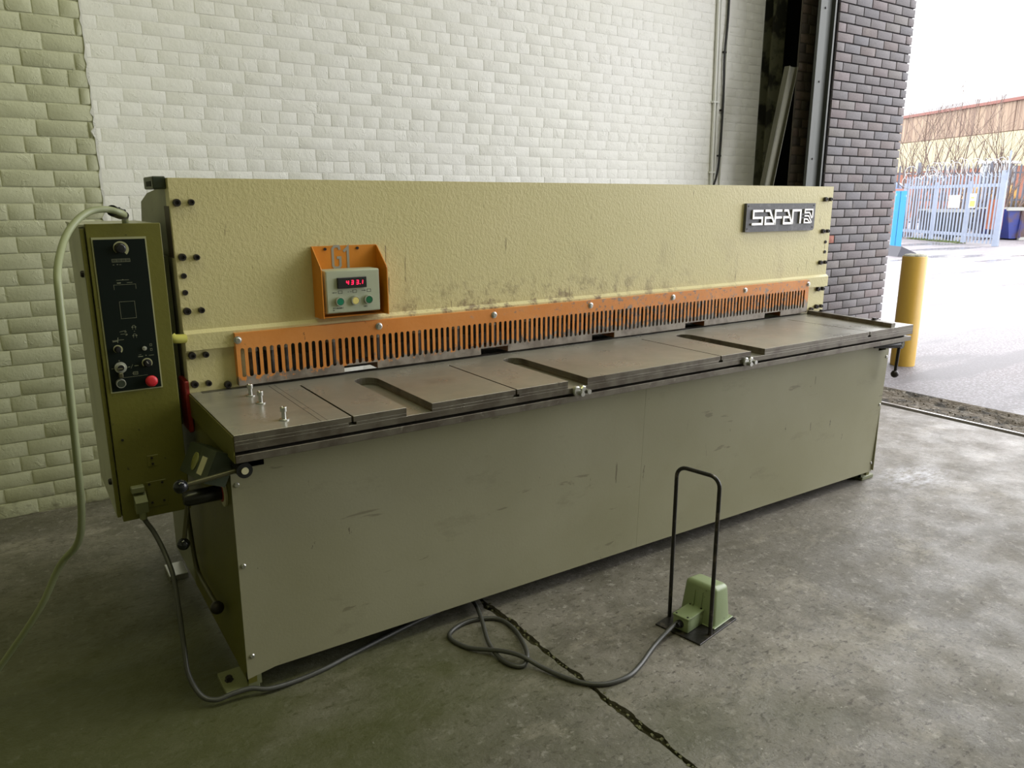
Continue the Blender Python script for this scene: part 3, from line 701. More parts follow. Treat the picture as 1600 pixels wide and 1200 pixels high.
# scrub bank and verge
def tuft(name, label, cat, A, B, w, h, n, mat, seed, thick=.012):
    rnd = random.Random(seed); mb = MB(); A, B = Vector(A), Vector(B); d = B-A; nn = Vector((-d.y, d.x, 0)).normalized()
    for i in range(n):
        p = A+d*rnd.random()+nn*rnd.uniform(-w, w); q = p+Vector((rnd.uniform(-.5, .5)*h, rnd.uniform(-.5, .5)*h, h*rnd.uniform(.4, 1.1)))
        s_ = Vector((rnd.uniform(-1, 1), rnd.uniform(-1, 1), 0)).normalized()*thick
        mb.add([p-s_, p+s_, q+s_*.4, q-s_*.4], [(0, 1, 2, 3)])
    tag(mb.build(name, mat), label, cat, kind='stuff')
bank = MB().prism([(0, 0), (.3, .55), (.9, .95), (2.6, 1.0), (2.9, 0)], 'y', -3.6, 3.6).build('earth_bank', M('brown_bank_earth', (.27, .20, .12), .95, 0, [(4, 5, .5, .65, (.36, .31, .18), .8)], [(8, 5, .9, .1)]))
bank.location = (34.2, 14.2, -.01); bank.rotation_euler.z = -.95+PI/2*0+.0; tag(bank, kind='structure')
tuft('scrub', 'brown dead scrub on the bank behind the blue skip', 'scrub', (34.0, 16.6, .7), (37.0, 12.2, .7), .9, .8, 2600, m_scrub, 4)
tuft('verge_grass', 'thin green grass along the foot of the palisade gate', 'grass', (28.2, 15.7, -.01), (26.6, 13.0, -.01), .12, .10, 700, m_grass, 6, .008)
# --- far factory with panelled cladding
F0 = Vector((66.4, 44.1, 0)); F1 = Vector((50.5, 10.8, 0)); fdv = (F1-F0); FLn = fdv.length; fdv.normalize(); fn = Vector((-fdv.y, fdv.x, 0)); fn = fn if fn.x > 0 else -fn
fac = empty('factory', (F0+F1)/2, math.atan2(fdv.y, fdv.x)); tag(fac, 'long streaked brown and cream clad factory shed behind the fences', 'building')
def fp(t, o, z): return F0+fdv*t+fn*o+Vector((0, 0, z))
def slab(t0, t1, o0, o1, z0, z1, nm, mat):
    vs = [fp(t, o, z) for t in (t0, t1) for o in (o0, o1) for z in (z0, z1)]
    return MB().add(vs, [(0, 1, 3, 2), (4, 6, 7, 5), (0, 4, 5, 1), (2, 3, 7, 6), (0, 2, 6, 4), (1, 5, 7, 3)]).build(nm, mat, fac)
slab(0, FLn, 0, .3, 0, 3.6, 'brick_dado', m_wallf)
pw = 1.12; kN = int(FLn/pw)
for k in range(kN):
    jig = random.uniform(-.02, .02)
    slab(k*pw+.02, (k+1)*pw-.02, -.06+jig, .2, 5.93, 7.85, 'upper_cladding_sheet', m_clad1)
    slab(k*pw+.02, (k+1)*pw-.02, -.03+jig, .2, 3.6, 5.88, 'lower_cladding_sheet', m_clad2)
slab(0, FLn, .05, .4, 3.6, 7.9, 'backing_wall', M('shadowed_backing', (.25, .16, .10), .9))
slab(0, FLn, -.22, .3, 7.82, 8.02, 'gutter', m_gutter)
vs = [fp(0, -.15, 8.02), fp(FLn, -.15, 8.02), fp(FLn, 12, 10.4), fp(0, 12, 10.4), fp(0, -.15, 7.95), fp(FLn, -.15, 7.95), fp(FLn, 12, 7.95), fp(0, 12, 7.95)]
MB().add(vs, [(0, 1, 2, 3), (4, 5, 6, 7), (0, 1, 5, 4), (1, 2, 6, 5), (2, 3, 7, 6), (3, 0, 4, 7)]).build('roof', m_roof, fac)

# --- bollard
bo = empty('bollard', (6.53, 3.57, 0)); tag(bo, 'yellow painted steel bollard with concrete filled top outside the doorway', 'bollard')
MB().lathe([(.099, 0), (.099, .945), (.094, .952)], (6.53, 3.57, -.004), (0, 0, 1), 40).build('post', m_yellow, bo, True)
mb = MB(); rnd = random.Random(2); vs = [(6.53, 3.57, .968)]; ring = 20
for j, (r_, z_) in enumerate(((.05, .966), (.088, .958), (.0925, .946))):
    vs += [(6.53+r_*math.cos(2*PI*i/ring), 3.57+r_*math.sin(2*PI*i/ring), z_+rnd.uniform(-.004, .004)) for i in range(ring)]
fs = [(0, 1+i, 1+(i+1) % ring) for i in range(ring)]+[(1+j*ring+i, 1+(j+1)*ring+i, 1+(j+1)*ring+(i+1) % ring, 1+j*ring+(i+1) % ring) for j in range(2) for i in range(ring)]
mb.add(vs, fs).build('concrete_fill', m_concfill, bo, True, 60)

# ================================================================ GUILLOTINE SHEAR
XL, XR = .437, 3.70
sh = empty('guillotine_shear', (2.0, 2.4, 0)); tag(sh, 'long cream and grey-green sheet metal guillotine shear with orange finger guard', 'machine')
YF = 2.50
# side plates and rear housing
prof = [(2.075, .03), (2.055, .40), (2.045, .755), (2.52, .755), (2.52, 1.455), (2.712, 1.46), (2.935, 1.446), (3.083, 1.418), (3.118, 1.35), (3.15, .9), (3.18, .03)]
m_house = M('grey_green_housing_paint', (.27, .27, .19), .5, 0, [(3, 5, .4, .65, (.20, .205, .14), .8), (45, 4, .68, .72, (.05, .05, .03), .8)])
front = [(2.075, .03), (2.055, .40), (2.045, .755), (2.86, .755), (2.86, .30), (2.80, .03)]
rear = [(2.80, .03), (2.86, .30), (2.86, .755), (2.52, .755)]+prof[4:]
for x0_, x1_ in ((.4415, .466), (3.580, 3.605)):
    MB().prism(front, 'x', x0_, x1_).build('side_plate', m_olive, sh)
    MB().prism(rear, 'x', x0_+.001, x1_-.001).build('rear_housing', m_house, sh)
# box bed and beam
MB().box(.466, 3.58, 2.30, 2.50, .45, .775).build('bed_beam', m_slot, sh)
MB().box(.466, 3.58, 2.60, 2.78, .868, 1.45).box(.62, 3.52, 2.56, 2.60, .985, 1.2).build('blade_beam', m_dbox, sh)
MB().box(.62, 3.52, 2.585, 2.60, .8275, .90).build('upper_blade', m_slot, sh)
MB().box(1.78, 3.56, 2.95, 3.02, .55, .95).build('back_gauge', m_slot, sh)
# front plate of the beam with the guard opening, and its raised band
MB().box(XL, XR, YF, YF+.018, 1.03, 1.487).box(XL, .615, YF, YF+.018, .822, .975).box(3.505, XR, YF, YF+.018, .822, .975).box(XL, XR, YF, YF+.018, .975, 1.03).build('beam_plate', m_hammer, sh)
MB().prism([(YF, 1.0285), (YF-.013, 1.0175), (YF-.013, .966), (YF, .966)], 'x', XL, XR+.006).build('raised_band', m_hammer, sh)
MB().box(XL, XL+.012, YF+.018, YF+.06, .822, 1.487).build('end_flange', m_hammer, sh)
MB().box(XR-.012, XR, YF+.018, YF+.06, .822, 1.487).build('end_flange', m_hammer, sh)
MB().box(XL+.002, XR-.002, YF+.018, 2.60, 1.47, 1.484).build('top_flange', m_hammer, sh)
# --- bolts
def bolt_mesh(r, l, mat):
    mb = MB(); n = 14
    mb.lathe([(r, 0), (r, -l*.75), (r*.86, -l), (r*.5, -l), (r*.46, -l*.55), (.0005, -l*.55)], (0, 0, 0), (0, 1, 0), n)
    return mesh_of(mb, 'bolt', mat, True, 35)
bA = bolt_mesh(.0115, .016, m_bolt); bB = bolt_mesh(.0095, .016, m_bolt); bS = bolt_mesh(.0085, .005, m_bolt)
Lb = [(.455, 1.415, 0), (.496, 1.416, 1), (.455, 1.254, 0), (.496, 1.252, 1), (.455, 1.197, 2), (.454, 1.146, 2), (.453, 1.089, 0), (.495, 1.089, 1), (.454, .949, 0), (.495, .948, 1), (.453, .857, 0), (.495, .855, 1), (.553, .843, 0)]
Rb = [(3.628, 1.422, 0), (3.671, 1.422, 1), (3.631, 1.258, 0), (3.672, 1.258, 1), (3.669, 1.201, 2), (3.671, 1.149, 2), (3.634, 1.094, 0), (3.675, 1.094, 1), (3.634, .952, 0), (3.675, .952, 1), (3.634, .858, 0), (3.675, .858, 1), (3.589, .846, 0)]
for x, z, k in Lb+Rb: shared('bolt', (bA, bB, bS)[k], sh, (x, YF, z))
# --- orange finger guard
g0, g1, gy, gt = .583, 3.520, 2.470, .003
def slot_ring(cx, z0, z1, w, n=5):
    r = w/2; pts = []
    for i in range(n+1): a = PI*i/n; pts.append((cx+r*math.cos(a), z1-r+r*math.sin(a)))
    for i in range(n+1): a = PI+PI*i/n; pts.append((cx+r*math.cos(a), z0+r+r*math.sin(a)))
    return pts
mb = MB(); zt = 1.010; pitch = .02343; ns = int((3.497-.602)/pitch)+1
notch = [(.940, 1.065), (1.496, 1.622), (2.050, 2.176), (2.611, 2.739), (3.176, 3.302)]
def zb(x): return .861 if any(a <= x <= b for a, b in notch) else .8385
def quadblock(x0, x1, z0, z1):
    mb.add([(x0, gy, z0), (x1, gy, z0), (x1, gy, z1), (x0, gy, z1), (x0, gy+gt, z0), (x1, gy+gt, z0), (x1, gy+gt, z1), (x0, gy+gt, z1)],
           [(0, 1, 2, 3), (4, 7, 6, 5), (0, 4, 5, 1), (3, 2, 6, 7), (0, 3, 7, 4), (1, 5, 6, 2)])
zs0 = .8655
for i in range(ns):
    cx = .602+i*pitch; a, b = cx-pitch/2, cx+pitch/2; R = slot_ring(cx, .8655, .9605, .0128); n = len(R)
    # outer ring matched: right side going up.. use two ngons split at top and bottom centre
    top = (cx, .9605); bot = (cx, .8655)
    right = [p for p in R if p[0] >= cx-1e-6]; left = [p for p in R if p[0] <= cx+1e-6]
    up_r = sorted([p for p in right if p[1] > .913], key=lambda p: p[0]); dn_r = sorted([p for p in right if p[1] <= .913], key=lambda p: -p[0])
    rp_ = [(cx, .9605)]+[p for p in up_r if p[0] > cx+1e-5]+[p for p in dn_r if p[0] > cx+1e-5]+[(cx, .8655)]
    lp_ = [(2*cx-x, z) for x, z in rp_]
    for pts, xo in ((rp_, b), (lp_, a)):
        poly = pts+[(cx, zs0-.004), (xo, zs0-.004), (xo, .970), (cx, .970)]
        m_ = len(poly); mb.add([(x, gy, z) for x, z in poly]+[(x, gy+gt, z) for x, z in poly], [tuple(range(m_)), tuple(range(2*m_-1, m_-1, -1))]+[(k, m_+k, m_+k+1, k+1) for k in range(len(pts)-1)])
xe0, xe1 = .602-pitch/2, .602+(ns-.5)*pitch
quadblock(g0, g1, .970, zt)
quadblock(g0, xe0, .8385, .970); quadblock(xe1, g1, .8385, .970)
edges = sorted([xe0, xe1]+[x for n_ in notch for x in n_])
for a, b in zip(edges[:-1], edges[1:]):
    m_ = (a+b)/2
    if zb(m_) < .85: quadblock(a, b, .8385, zs0-.004)
guard = mb.build('finger_guard', m_guard, sh)
MB().box(g0, g1, gy+gt, YF-.013, zt-.003, zt).box(g0, g0+.003, gy+gt, YF, .8385, zt-.003).box(g1-.003, g1, gy+gt, YF, .8385, zt-.003).build('guard_return', m_guard, guard)
m_lin = M('orange_brown_lining', (.22, .075, .012), .5)
for a, b in notch: MB().prism([(a-.002, .8385), (a+.001, .8385), (a+.001, .8605), (b-.001, .8605), (b-.001, .8385), (b+.002, .8385), (b+.002, .8635), (a-.002, .8635)], 'y', gy+.003, 2.56).build('notch_lining', m_lin, guard)
sc = mesh_of(MB().lathe([(.0125, 0), (.0125, -.002), (.009, -.003), (.009, -.0065), (.007, -.008)], (0, 0, 0), (0, 1, 0), 16).box(-.0055, .0055, -.0088, -.0078, -.0011, .0011).box(-.0011, .0011, -.0088, -.0078, -.0055, .0055), 'screw', m_screw, True, 35)
for x in (.590, 1.076, 1.557, 2.039, 2.523, 3.016, 3.512): shared('screw', sc, guard, (x, gy, .9885))
# hold-downs behind the guard
hd = mesh_of(MB().cyl((0, 0, .862), (0, 0, .94), .019, 14), 'hold_down', m_slot, True)
hc = mesh_of(MB().cyl((0, 0, .94), (0, 0, .99), .021, 14), 'hold_down_cap', m_slotcap, True)
for k in range(-1, 18):
    x = .755+.1655*k
    h_ = shared('hold_down', hd, sh, (x, 2.535, 0)); shared('cap', hc, h_, (x, 2.535, 0))
for x in (.640, .700): h_ = shared('hold_down', hd, sh, (x, 2.515, 0)); shared('cap', hc, h_, (x, 2.515, 0))
# --- table
yt, yk = 1.961, 2.512
def front_outline(ucuts, tcuts):
    """outline of a slab with slots open to the front, going left to right along the front"""
    ev = [(a, b, yb, 'u') for a, b, yb in ucuts]+[(a, b, yb, 't') for a, b, yb in tcuts]
    ev.sort(); P = [(XL, yk), (XL, yt)]
    for a, b, yb, k in ev:
        P.append((a, yt))
        if k == 't': P += [(a, yb), (b, yb)]
        else:
            r = (b-a)/2; c = (a+b)/2
            P += [(c-r*math.cos(PI*i/12), yb-r+r*math.sin(PI*i/12)) for i in range(13)]
        P.append((b, yt))
    P += [(3.646, yt), (3.646, yk)]; return P
U = [(.930, 1.014, 2.393), (1.529, 1.613, 2.393), (2.456, 2.541, 2.400)]
T = [(.759, .765, 2.41), (1.316, 1.322, 2.41), (2.277, 2.283, 2.41), (3.278, 3.283, 2.41)]
T2 = [(c-.011, c+.011, 2.41) for c in (.762, 1.319, 2.280, 3.2805)]
tb = MB()
def slabpoly(poly, z0, z1, mbx):
    bm = bmesh.new(); vv = [bm.verts.new((x, y, z1)) for x, y in poly]; f = bm.faces.new(vv)
    r_ = bmesh.ops.extrude_face_region(bm, geom=[f]); 
    for v in r_['geom']:
        if isinstance(v, bmesh.types.BMVert): v.co.z = z0
    bmesh.ops.triangulate(bm, faces=[f for f in bm.faces if len(f.verts) > 4]); bm.verts.index_update()
    mbx.add([v.co for v in bm.verts], [[v.index for v in f.verts] for f in bm.faces]); bm.free()
slabpoly(front_outline(U, T), .812, .829, tb)
slabpoly(front_outline(U, T2), .803, .812, tb)
slabpoly(front_outline([], []), .7835, .803, tb)
table = tb.build('work_table', m_table, sh)
bv = table.modifiers.new('b', 'BEVEL'); bv.width = .0006; bv.segments = 1; bv.limit_method = 'ANGLE'; bv.angle_limit = math.radians(60)
MB().box(XL+.006, 3.625, 1.990, 2.40, .772, .7835).build('gap_shade_fill', m_black, sh)  # black fill stands in for shade in the gap under the table
MB().bbox(XL, 3.640, yt, 2.042, .752, .7735, .001).build('support_lip', m_steel_edge, sh)
MB().box(XL-.003, XL, yt+.003, yk, .7525, .825).build('end_cover', m_olive, sh)
MB().box(.672, .6735, yt+.004, 2.46, .8290, .8293).build('scribed_line', m_markd, table)
MB().box(.690, .6912, yt+.004, 2.46, .8290, .8292).build('scribed_line', m_markd, table)
MB().box(.47, 3.60, 2.475, 2.512, .8285, .8300).build('lower_blade', m_slot, sh)
for (x, y) in ((.588, 2.359), (.589, 2.251), (.592, 2.035)):
    pn = MB().lathe([(.0062, .004), (.0062, .024), (.009, .0245), (.0095, .036), (.008, .038), (.004, .038), (.003, .035)], (x, y, .829), (0, 0, 1), 14).build('locating_screw', m_slotcap if 0 else m_screw, sh, True, 35)
    MB().lathe([(.0145, 0), (.0145, .003), (.013, .0042), (.006, .0042)], (x, y, .829), (0, 0, 1), 18).build('washer', m_screw, pn, True, 35)
# squaring arm
arm = MB().prism([(3.466, 1.968), (3.498, 1.968), (3.556, 2.47), (3.524, 2.47)], 'z', .829, .8495).build('squaring_bar', m_steel_edge, sh)
for (x, y) in ((3.543, 2.40), (3.502, 2.08)): MB().lathe([(.0145, 0), (.0145, .002), (.0095, .0022), (.0095, .010), (.007, .0105)], (x, y, .8495), (0, 0, 1), 6).build('hex_bolt', m_bolt, arm)
# T-slot stop clusters at the front edge
for cx in (1.582, 2.440):
    st = empty('edge_stop', (cx, 1.955, .79)); st.parent = sh; st.matrix_parent_inverse = wm(sh).inverted()
    MB().lathe([(.017, 0), (.017, -.010), (.013, -.014), (.006, -.014)], (cx-.022, yt-.0, .792), (0, 1, 0), 18).build('clamp_washer', m_screw, st, True, 35)
    MB().lathe([(.013, 0), (.013, -.014), (.010, -.018)], (cx+.002, yt, .797), (0, 1, 0), 6).build('clamp_nut', m_screw, st)
    MB().cyl((cx-.010, yt, .783), (cx-.010, yt-.028, .783), .0085, 12).build('stud', m_screw, st, True)
    MB().cyl((cx+.020, yt, .787), (cx+.020, yt-.026, .787), .0085, 12).build('stud', m_screw, st, True)
# --- front panels (two sheets with a seam), set back slightly toward the floor
def fy(z): return 2.043+(.76-z)*.032
def panel(poly, nm):
    n = len(poly); vs = [(x, fy(z), z) for x, z in poly]+[(x, fy(z)+.0045, z) for x, z in poly]
    return MB().add(vs, [tuple(range(n)), tuple(range(2*n-1, n-1, -1))]+[(i, n+i, n+(i+1) % n, (i+1) % n) for i in range(n)]).build(nm, m_panel, sh)
p1 = panel([(XL+.001, .052), (.52, .066), (1.9683, .062), (1.9683, .7515), (.530, .7515), (.530, .708), (XL+.001, .708)], 'front_panel')
p2 = panel([(1.969, .062), (3.606, .052), (3.606, .700), (3.512, .700), (3.512, .7515), (1.969, .7515)], 'front_panel')
MB().box(.47, 3.545, 2.215, 2.225, .004, .75).build('panel_shade_sheet', m_black, sh)  # added black sheet stands in for the dark interior behind the panels
MB().box(3.604, 3.6075, 2.055, 2.10, .06, .70).build('panel_return', m_panel, sh)
scm = mesh_of(MB().lathe([(.0075, 0), (.0075, -.002), (.005, -.0045), (.002, -.0045)], (0, 0, 0), (0, 1, 0), 10), 'screw', m_screw, True, 35)
for (x, z) in ((.452, .663), (.452, .417), (.455, .125)): shared('screw', scm, p1, (x, fy(z), z))
for (x, z) in ((3.590, .662), (3.592, .413), (3.592, .10), (1.55, .735), (2.43, .738)): shared('screw', scm, p2, (x, fy(z), z))
# feet
def foot(x0, x1, y0, y1, side):
    f_ = MB().bbox(x0, x1, y0, y1, 0, .019, .002).build('foot_plate', m_olive2, sh)
    cx = (x0+.022) if side < 0 else (x1-.022)
    MB().lathe([(.013, 0), (.013, .004), (.010, .0045), (.010, .014), (.007, .015)], (cx, (y0+y1)/2, .019), (0, 0, 1), 6).build('levelling_bolt', m_bolt, f_)
foot(.378, .475, 2.085, 2.20, -1); foot(3.565, 3.665, 2.085, 2.20, 1); foot(3.565, 3.665, 2.95, 3.06, 1)
bf = MB().bbox(.372, .44, 2.93, 3.05, .0, .022, .002).build('foot_plate', m_screw, sh); bf['label'] = 'bright zinc foot plate'
MB().box(3.548, 3.606, 2.090, 2.10, .019, .06).box(3.548, 3.56, 2.09, 2.6, .019, .06).build('corner_leg', m_olive2, sh)
MB().box(.4415, .48, 2.078, 2.10, .019, .06).build('corner_leg', m_olive2, sh)
# top left motor bracket and slot cover
MB().bbox(.400, .437, 2.53, 2.69, 1.455, 1.492, .003).build('pivot_bracket', m_dbox, sh)
MB().box(.3985, .3995, 2.56, 2.64, 1.463, 1.478).build('bracket_hole', m_black, sh)
MB().box(.436, .4415, 2.521, 2.60, 1.25, 1.405).build('slide_cover', M('brown_rubber', (.05, .035, .02), .6), sh)
MB().bbox(.425, .440, 2.50, 2.60, .70, .868, .003).build('red_stop_bar', m_redp, sh)
rg = MB().tube(spline([(.436, 2.478, 1.008), (.415, 2.47, 1.010), (.402, 2.468, 1.013), (.395, 2.47, 1.022)], 4), .014, 10).build('yellow_plug', M('yellow_green_rag', (.40, .38, .07), .8), sh, True)
# --- levers
lv = empty('gap_lever', (.459, 1.985, .727)); lv.parent = sh; lv.matrix_parent_inverse = wm(sh).inverted(); lv['label'] = 'upper left lever with black ball knob'
MB().cyl((.459, 2.05, .727), (.459, 1.968, .727), .021, 24).build('hub', m_blackp, lv, True)
MB().cyl((.459, 1.968, .727), (.459, 1.964, .727), .0095, 16).build('hub_cap', m_creamdial, lv, True)
MB().tube([(.445, 1.985, .726), (.31, 1.985, .712)], .0065, 10).build('lever_rod', m_rod, lv, True)
MB().ball((.302, 1.985, .711+.0), .0185).build('ball_knob', m_ball, lv, True)
lv2 = empty('blade_lever', (.43, 2.151, .61)); lv2.parent = sh; lv2.matrix_parent_inverse = wm(sh).inverted(); lv2['label'] = 'lower left lever hanging from a black hub'
MB().lathe([(.016, 0), (.022, .012), (.022, .10), (.019, .105)], (.330, 2.151, .613), (1, 0, 0), 20).build('hub', m_blackp, lv2, True)
MB().tube([(.340, 2.151, .600), (.322, 2.151, .50)], .0065, 10).build('lever_rod', m_rod, lv2, True)
MB().ball((.318, 2.151, .482), .0175).build('ball_knob', m_ball, lv2, True)
MB().lathe([(.034, 0), (.042, .0), (.042, -.006), (.034, -.008)], (.440, 2.151, .612), (1, 0, 0), 28).build('dial_ring', m_creamdial, lv2, True)
MB().lathe([(.028, 0), (.028, -.010)], (.440, 2.151, .612), (1, 0, 0), 24).build('dial_red_ring', m_redp, lv2, True)
rd = empty('adjusting_rod', (.415, 2.283, .19)); rd.parent = sh; rd.matrix_parent_inverse = wm(sh).inverted(); rd['label'] = 'bent steel rod with dark knob on the left side plate'
MB().tube(spline([(.420, 2.62, .56), (.412, 2.62, .42), (.415, 2.628, .31), (.418, 2.618, .215), (.420, 2.58, .175), (.418, 2.45, .178), (.415, 2.30, .192)], 5), .0075, 10).build('rod', m_rod, rd, True)
MB().ball((.413, 2.283, .190), .021).build('knob', m_bolt, rd, True)
# dark green terminal box tilted on the side plate
gb = empty('terminal_box', (.39, 2.12, .76)); gb.parent = sh; gb.matrix_parent_inverse = wm(sh).inverted(); gb['label'] = 'dark green tilted gauge box'
def gbp(u, v, w): # u along the box (front to back), v up the tilted face, w outward (-X)
    o = Vector((.418, 2.05, .715)); U_ = Vector((-.05, .975, -.15)).normalized(); V_ = Vector((.45, .10, .88)).normalized(); N_ = Vector((-1, 0, .42)).normalized()
    return o+U_*u+V_*v+N_*w
def gbox(u0, u1, v0, v1, w0, w1, nm, mat):
    vs = [gbp(u, v, w) for u in (u0, u1) for v in (v0, v1) for w in (w0, w1)]
    return MB().add(vs, [(0, 1, 3, 2), (4, 6, 7, 5), (0, 4, 5, 1), (2, 3, 7, 6), (0, 2, 6, 4), (1, 5, 7, 3)]).build(nm, mat, gb)
gbox(-.02, .26, -.045, .045, -.02, .035, 'box_body', m_dbox)
gbox(.035, .085, -.030, .020, .035, .036, 'gauge_label', m_creamdial)
MB().lathe([(.026, 0), (.026, .004), (.022, .005)], gbp(.135, -.002, .035), (-1, 0, .42), 20).build('gauge_dial', M('olive_glass', (.2, .2, .06), .2), gb, True)
MB().box(.455, .478, 2.075, 2.3, .66, .75).build('hub_bracket', m_bolt, sh)
# right hand lever
rl = empty('clamp_lever', (3.59, 1.99, .735)); rl.parent = sh; rl.matrix_parent_inverse = wm(sh).inverted(); rl['label'] = 'right hand clamp lever hanging from the table end'
MB().tube([(3.43, 2.02, .736), (3.50, 1.995, .736), (3.575, 1.985, .735)], .017, 14, rf=lambda t: .010+.008*t).build('lever_shaft', m_blackp, rl, True)
MB().cyl((3.588, 2.03, .735), (3.588, 1.972, .735), .021, 20).build('hub', m_blackp, rl, True)
MB().cyl((3.588, 1.972, .735), (3.588, 1.969, .735), .011, 16).build('hub_cap', m_rod, rl, True)
MB().tube([(3.585, 1.985, .72), (3.576, 1.985, .60)], .0075, 10).build('lever_rod', m_bolt, rl, True)
MB().ball((3.574, 1.985, .588), .0185).build('ball_knob', m_bolt, rl, True)
# --- nameplate
npl = MB().prism([(3.002, 1.268), (3.525, 1.266), (3.536, 1.276), (3.536, 1.403), (3.003, 1.403)], 'y', YF-.016, YF).build('nameplate', m_plate, sh)
def lp(a, y): return (3.037+(a-190)*.000399, 1.374-(y-215)*.00026)
def lst(pts, w=.0105, nm='letter'):
    mb = MB(); mb.stroke([lp(a, y) for a, y in pts], w, 'y', YF-.024, YF-.016); return mb
sw = .0105
letters = {
 's': [[(390, 240), (212, 240), (212, 366), (378, 366), (378, 480), (190, 480)]],
 'a': [[(428, 238), (512, 238), (612, 480), (438, 480), (438, 366), (560, 366)]],
 'f': [[(748, 238), (622, 238), (622, 494)], [(630, 366), (748, 366)]],
 'a2': [[(786, 238), (862, 238), (950, 478), (790, 478), (790, 364), (905, 364)]],
 'n': [[(962, 490), (962, 238), (1118, 238), (1118, 488)]]}
for k, sts in letters.items():
    mb = MB()
    for s_ in sts: mb.stroke([lp(a, y) for a, y in s_], sw, 'y', YF-.024, YF-.016)
    mb.build('letter', m_letter, npl)
mb = MB()
for s_ in ([(1352, 392), (1300, 285), (1205, 285), (1205, 226), (1365, 226), (1365, 380)], [(1200, 346), (1285, 346), (1352, 478)], [(1202, 408), (1262, 408), (1318, 476), (1202, 476), (1202, 408)]):
    mb.stroke([lp(a, y) for a, y in s_], .0066, 'y', YF-.024, YF-.016)
mb.build('emblem', m_letter, npl)
for (x, z) in ((3.015, 1.390), (3.015, 1.283), (3.522, 1.392), (3.522, 1.283)): MB().cyl((x, YF-.016, z), (x, YF-.018, z), .004, 8).build('rivet', m_bolt, npl)

# --- G1 position display
gx0, gx1 = .858, 1.090
br = MB()
br.box(gx0, gx1, YF-.003, YF, 1.035, 1.272)
wing = [(YF-.003, 1.036), (YF-.003, 1.272), (YF-.010, 1.272), (2.418, 1.208), (2.412, 1.200), (2.412, 1.040)]
br.prism(wing, 'x', gx0-.001, gx0+.002); br.prism([(y, z-.002) for y, z in wing], 'x', gx1-.002, gx1+.001)
br.prism([(YF-.003, 1.036), (YF-.003, 1.040), (2.45, 1.040), (2.45, 1.036)], 'x', gx0, gx1)
bk = br.build('display_bracket', m_orange, sh); bk['label'] = 'orange folded bracket marked G1'
for x in (.905, 1.020): MB().cyl((x, YF-.003, 1.262), (x, YF-.007, 1.262), .005, 8).build('bracket_screw', m_bolt, bk)
# large grey G1 figures on the bracket back
mb = MB()
mb.stroke([(.956, 1.262-.004), (.953, 1.270), (.938, 1.270), (.931, 1.262), (.931, 1.205), (.937, 1.198), (.951, 1.198), (.957, 1.205), (.957, 1.232), (.945, 1.232)], .0085, 'y', YF-.0042, YF-.003)
mb.stroke([(.970, 1.252), (.985, 1.266), (.985, 1.196)], .0085, 'y', YF-.0042, YF-.003)
mb.build('bracket_marking', M('grey_marking', (.30, .28, .22), .6), bk)
bx = MB().bbox(.872, 1.064, 2.421, YF-.004, 1.054, 1.196, .004, 2).build('display_box', m_box, sh, True, 35); bx['label'] = 'grey-green position display box with red digits'
MB().prism([(.8765, 1.0585), (1.0595, 1.0585), (1.0595, 1.1915), (.8765, 1.1915)], 'y', 2.4195, 2.422).build('faceplate', m_box, bx)
MB().bbox(.911, 1.013, 2.410, 2.420, 1.136, 1.172, .0015).build('display_window', m_blackp, bx)
SEG = {'a': ((0, 1), (1, 1)), 'b': ((1, 1), (1, .5)), 'c': ((1, .5), (1, 0)), 'd': ((0, 0), (1, 0)), 'e': ((0, 0), (0, .5)), 'f': ((0, .5), (0, 1)), 'g': ((0, .5), (1, .5))}
mb = MB(); hD, wD = .0125, .0068
for cx, ss in ((.9405, 'fgbc'), (.9575, 'abgcd'), (.9755, 'abgcd'), (.9905, 'bc')):
    for q in ss:
        (a, b), (c, d) = SEG[q]; mb.stroke([(cx+a*wD+b*hD*.10, 1.1485+b*hD), (cx+c*wD+d*hD*.10, 1.1485+d*hD)], .0022, 'y', 2.4092, 2.410)
mb.box(.9872, .9896, 2.4092, 2.410, 1.1475, 1.1498)
mb.build('red_digits', m_led, bx)
# printed symbols above the buttons
mb = MB(); yy0, yy1 = 2.4190, 2.4195
for cx in (.921, .972, 1.023): mb.stroke([(cx-.0065, 1.1195), (cx+.0065, 1.1195), (cx+.0065, 1.1285), (cx-.0065, 1.1285), (cx-.0065, 1.1195)], .0012, 'y', yy0, yy1)
mb.stroke([(.897, 1.123), (.909, 1.123)], .0014, 'y', yy0, yy1); mb.prism([(.893, 1.123), (.898, 1.1252), (.898, 1.1208)], 'y', yy0, yy1)
mb.stroke([(.947, 1.123), (.952, 1.123)], .0016, 'y', yy0, yy1); mb.stroke([(.956, 1.123), (.961, 1.123)], .0016, 'y', yy0, yy1)
mb.stroke([(.996, 1.125), (1.008, 1.125)], .0014, 'y', yy0, yy1); mb.prism([(1.012, 1.125), (1.007, 1.1272), (1.007, 1.1228)], 'y', yy0, yy1)
mb.build('arrow_symbols', m_markd, bx)
text_mesh('POS.BEREIKT', .0072, (.893, 2.4193, 1.0685), .0002, 'caption', m_markd, bx, .92)
text_mesh('IN', .006, (.893, 2.4193, 1.0625), .0002, 'caption', m_markd, bx, .92)
text_mesh('MM', .0075, (1.002, 2.4193, 1.068), .0002, 'caption', m_markd, bx, 1.1)
def pushbutton(parent, x, z, y, r, cap, nm='push_button', capr=.78, h=.012):
    b_ = MB().lathe([(r, 0), (r, -h*.7), (r*.93, -h), (r*.80, -h), (r*.80, -h*.6)], (x, y, z), (0, 1, 0), 24).build(nm, m_ring, parent, True, 35)
    return b_, MB().lathe([(r*capr, 0), (r*capr, -h*.85), (r*capr*.9, -h*.98)], (x, y, z), (0, 1, 0), 24)
